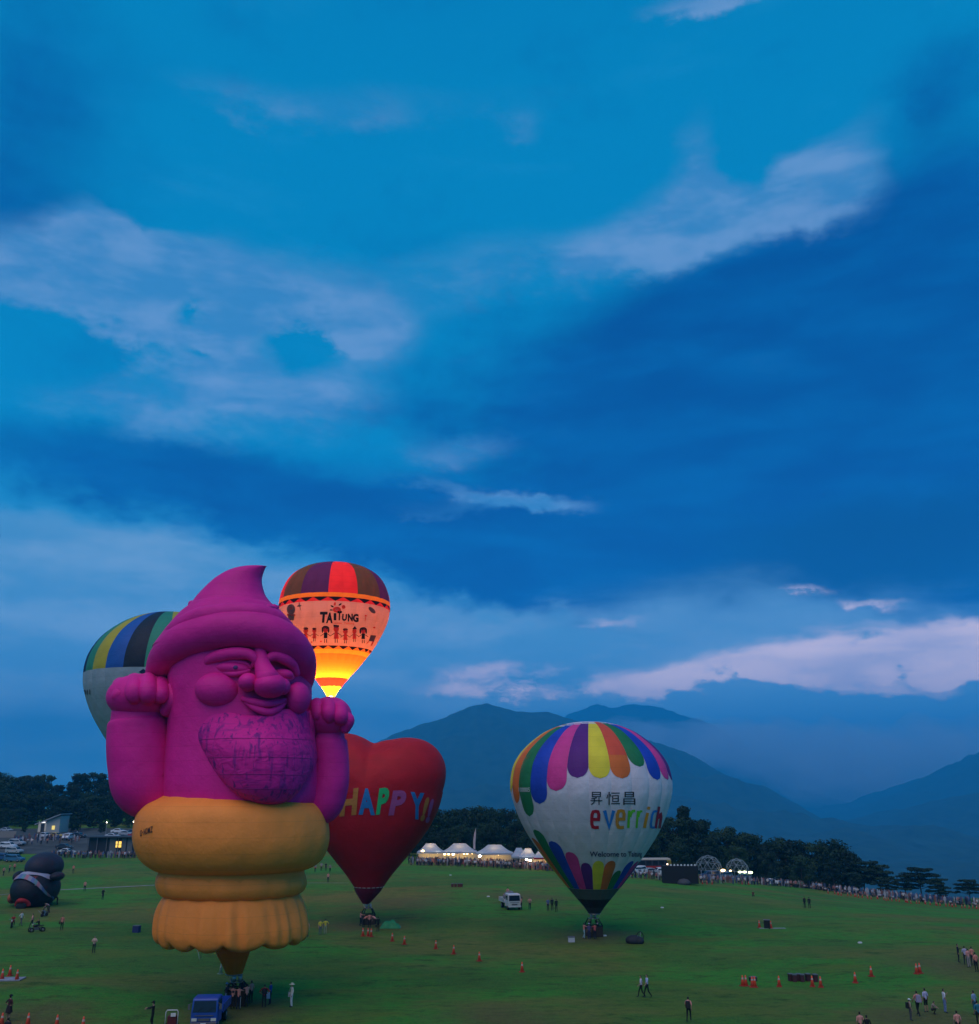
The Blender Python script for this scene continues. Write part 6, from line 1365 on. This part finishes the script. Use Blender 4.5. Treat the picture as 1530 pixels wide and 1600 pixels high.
def fan(px, py, rz, label):
    g = gnd(px, py); r = thing('inflation_fan', label, 'fan', g, math.radians(rz)); c = (0, 0, .62)
    MB().tube([(.55*math.cos(a), 0, .62+.55*math.sin(a)) for a in np.linspace(0, 2*PI, 24, endpoint=False)], .05, 6, True).build('ring', DARKLEATHER, r, True)
    for a in range(4):
        b_ = MB(); q = a*PI/2+.3; b_.box((0, 0, .27), (.16, .03, .46)); o = b_.build('blade', STEEL, r); o.matrix_basis = Matrix.Translation(c)@Matrix.Rotation(q, 4, 'Y')@Matrix.Rotation(.5, 4, 'Z')
    MB().box((0, .25, .45), (.35, .35, .4)).build('engine', DARKLEATHER, r)
    for s_ in (-1, 1): MB().tube([(s_*.45, .1, .2), (s_*.55, .1, .2)], .2, 12).build('wheel', TYRE, r, True); MB().tube([(s_*.35, .2, .3), (s_*.35, .8, .75)], .025, 6).build('handle', STEEL, r)
fan(1000.5, 1474, 40, 'inflation fan on wheels lying right of the white balloon basket'); fan(70, 1432, 80, 'black inflation fan cart on wheels right of the mobility cart')
at(76, 1427, 'person bending over the black fan cart by the black balloon', 'bend', -70, (.2, .2, .22), NAVY)
g = gnd(991, 1474); r = MB().ell((0, 0, .3), (.95, .7, .55), 20, 10).ell((.5, -.2, .25), (.6, .5, .4), 14, 8).build('balloon_bag', mat('bag_black', (.02, .022, .03), .7, .2, 3)); r.location = g; tag(r, 'black rounded kit bag on the grass beside the inflation fan', 'bag')
def bike(px, py, rz, label, col, four=False):
    g = gnd(px, py); r = thing('motorcycle' if not four else 'mobility_cart', label, 'motorcycle' if not four else 'mobility cart', g, math.radians(rz)); m = mat('bike_%d' % int(col[0]*999), col, .45); xs = (0,) if not four else (-.3, .3)
    for y in (-.62, .62):
        for x in xs:
            R_ = .31 if not four else .22; w_ = MB().tube([(x, y+R_*math.cos(a), R_+R_*math.sin(a)) for a in np.linspace(0, 2*PI, 16, endpoint=False)], .06, 6, True).build('wheel', TYRE, r, True); MB().tube([(x-.03, y, R_), (x+.03, y, R_)], R_*.6, 10).build('rim', RIM, w_, True)
    MB().tube([(0, -.62, .31), (0, -.42, .95)], .035, 6).tube([(-.34, -.36, .98), (0, -.42, .95), (.34, -.36, .98)], .02, 6).build('handlebar', STEEL, r); MB().ell((0, -.12, .66), (.15, .30, .15), 12, 8).build('tank', m, r, True); MB().box((0, .38, .66), (.26, .7, .1), 0, .85).build('seat', DARKLEATHER, r); MB().box((0, .0, .36), (.22, .5, .34)).build('engine', CHROME, r); MB().tube([(0, .1, .5), (0, .62, .31)], .035, 6).build('swing_arm', STEEL, r); MB().ell((0, -.52, .82), (.09, .07, .09), 10, 8).build('headlight', LAMPC, r, True)
    return g
g = bike(18, 1449.5, 20, 'red motorcycle with a rider on the grass at far left', (.25, .01, .015)); person(g+Vector((0, .25, .08)), 'person in a red jacket riding the motorcycle at far left', 'sit', 20, (.34, .012, .02), BLK, longs=True)
g = bike(57, 1456, -50, 'black mobility cart ridden over the grass, below the black balloon', (.012, .012, .014), True); person(g+Vector((.1, .25, .08)), 'person in black seated on the mobility cart', 'sit', -50, BLK, BLK, longs=True)
g = gnd(267, 1606); r = thing('hand_trolley', 'white tube framed trolley with a dark red load beside the blue truck', 'trolley', g, .1)
MB().tube([(-.42, 0, 0), (-.42, 0, 1.0), (-.34, 0, 1.12), (.34, 0, 1.12), (.42, 0, 1.0), (.42, 0, 0)], .035, 8).build('tube_frame', PWHITE, r, True); MB().box((0, .25, .42), (.62, .45, .6)).build('load', mat('load_red', (.10, .015, .02), .7), r); MB().box((.1, -.02, .82), (.34, .05, .22)).build('label_card', PLATE, r)
for s_ in (-1, 1): MB().tube([(s_*.36, .1, .14), (s_*.46, .1, .14)], .14, 10).build('wheel', TYRE, r, True)
r = cone(344.5, 1522, 'pale cone on the grass behind the gnome basket', 1.1); 
for o in tree_of(r): 
    if o.name.startswith('cone_body') or o.name.startswith('base'): o.data = o.data.copy(); o.data.materials[0] = mat('cone_pale', (.26, .34, .24), .6)
for px, py in ((763,1401.5),(1035,1419),(1344,1474),(704,1368),(945,1463)):
    g = gnd(px, py); r = MB().box((0, 0, .08), (.4, .3, .14), .4, .8).build('paper_scrap', mat('paper', (.55, .56, .56), .8)); r.location = g; tag(r, 'tiny white scrap lying on the grass', 'scrap', 'white scraps on the grass')
done = set()
for o in list(bpy.data.objects):                                   # pressed-metal edges on the vehicles
    if o.type == 'MESH' and o.name.split('.')[0] in ('body', 'cab', 'upper_body', 'roof', 'bumper', 'end_panel') and o.parent and o.parent.get('category') in ('car', 'truck', 'coach'):
        b_ = o.modifiers.new('bevel', 'BEVEL'); b_.width = .07 if o.name.startswith(('body', 'cab')) else .04; b_.segments = 3; b_.limit_method = 'ANGLE'; b_.angle_limit = math.radians(28)
        o.data.polygons.foreach_set('use_smooth', [True]*len(o.data.polygons)); o.data.set_sharp_from_angle(angle=math.radians(50))

# ------------------------------------------------------------------ trodden car park on the left slope
v = []; f = []; n1, n2 = 40, 30
for j in range(n2+1):
    for i in range(n1+1):
        y = 263+j*2.6; x0 = -.62*y; x1 = -.27*y+3*math.sin(j*.6); x = x0+(x1-x0)*i/n1; v.append((x, y, tz(x, y)+.05))
for j in range(n2):
    for i in range(n1): f.append((j*(n1+1)+i, j*(n1+1)+i+1, (j+1)*(n1+1)+i+1, (j+1)*(n1+1)+i))
struct(mk('car_park', v, f, mat('car_park_asphalt', (.055, .058, .055), .9, .45, .25), smooth=True))
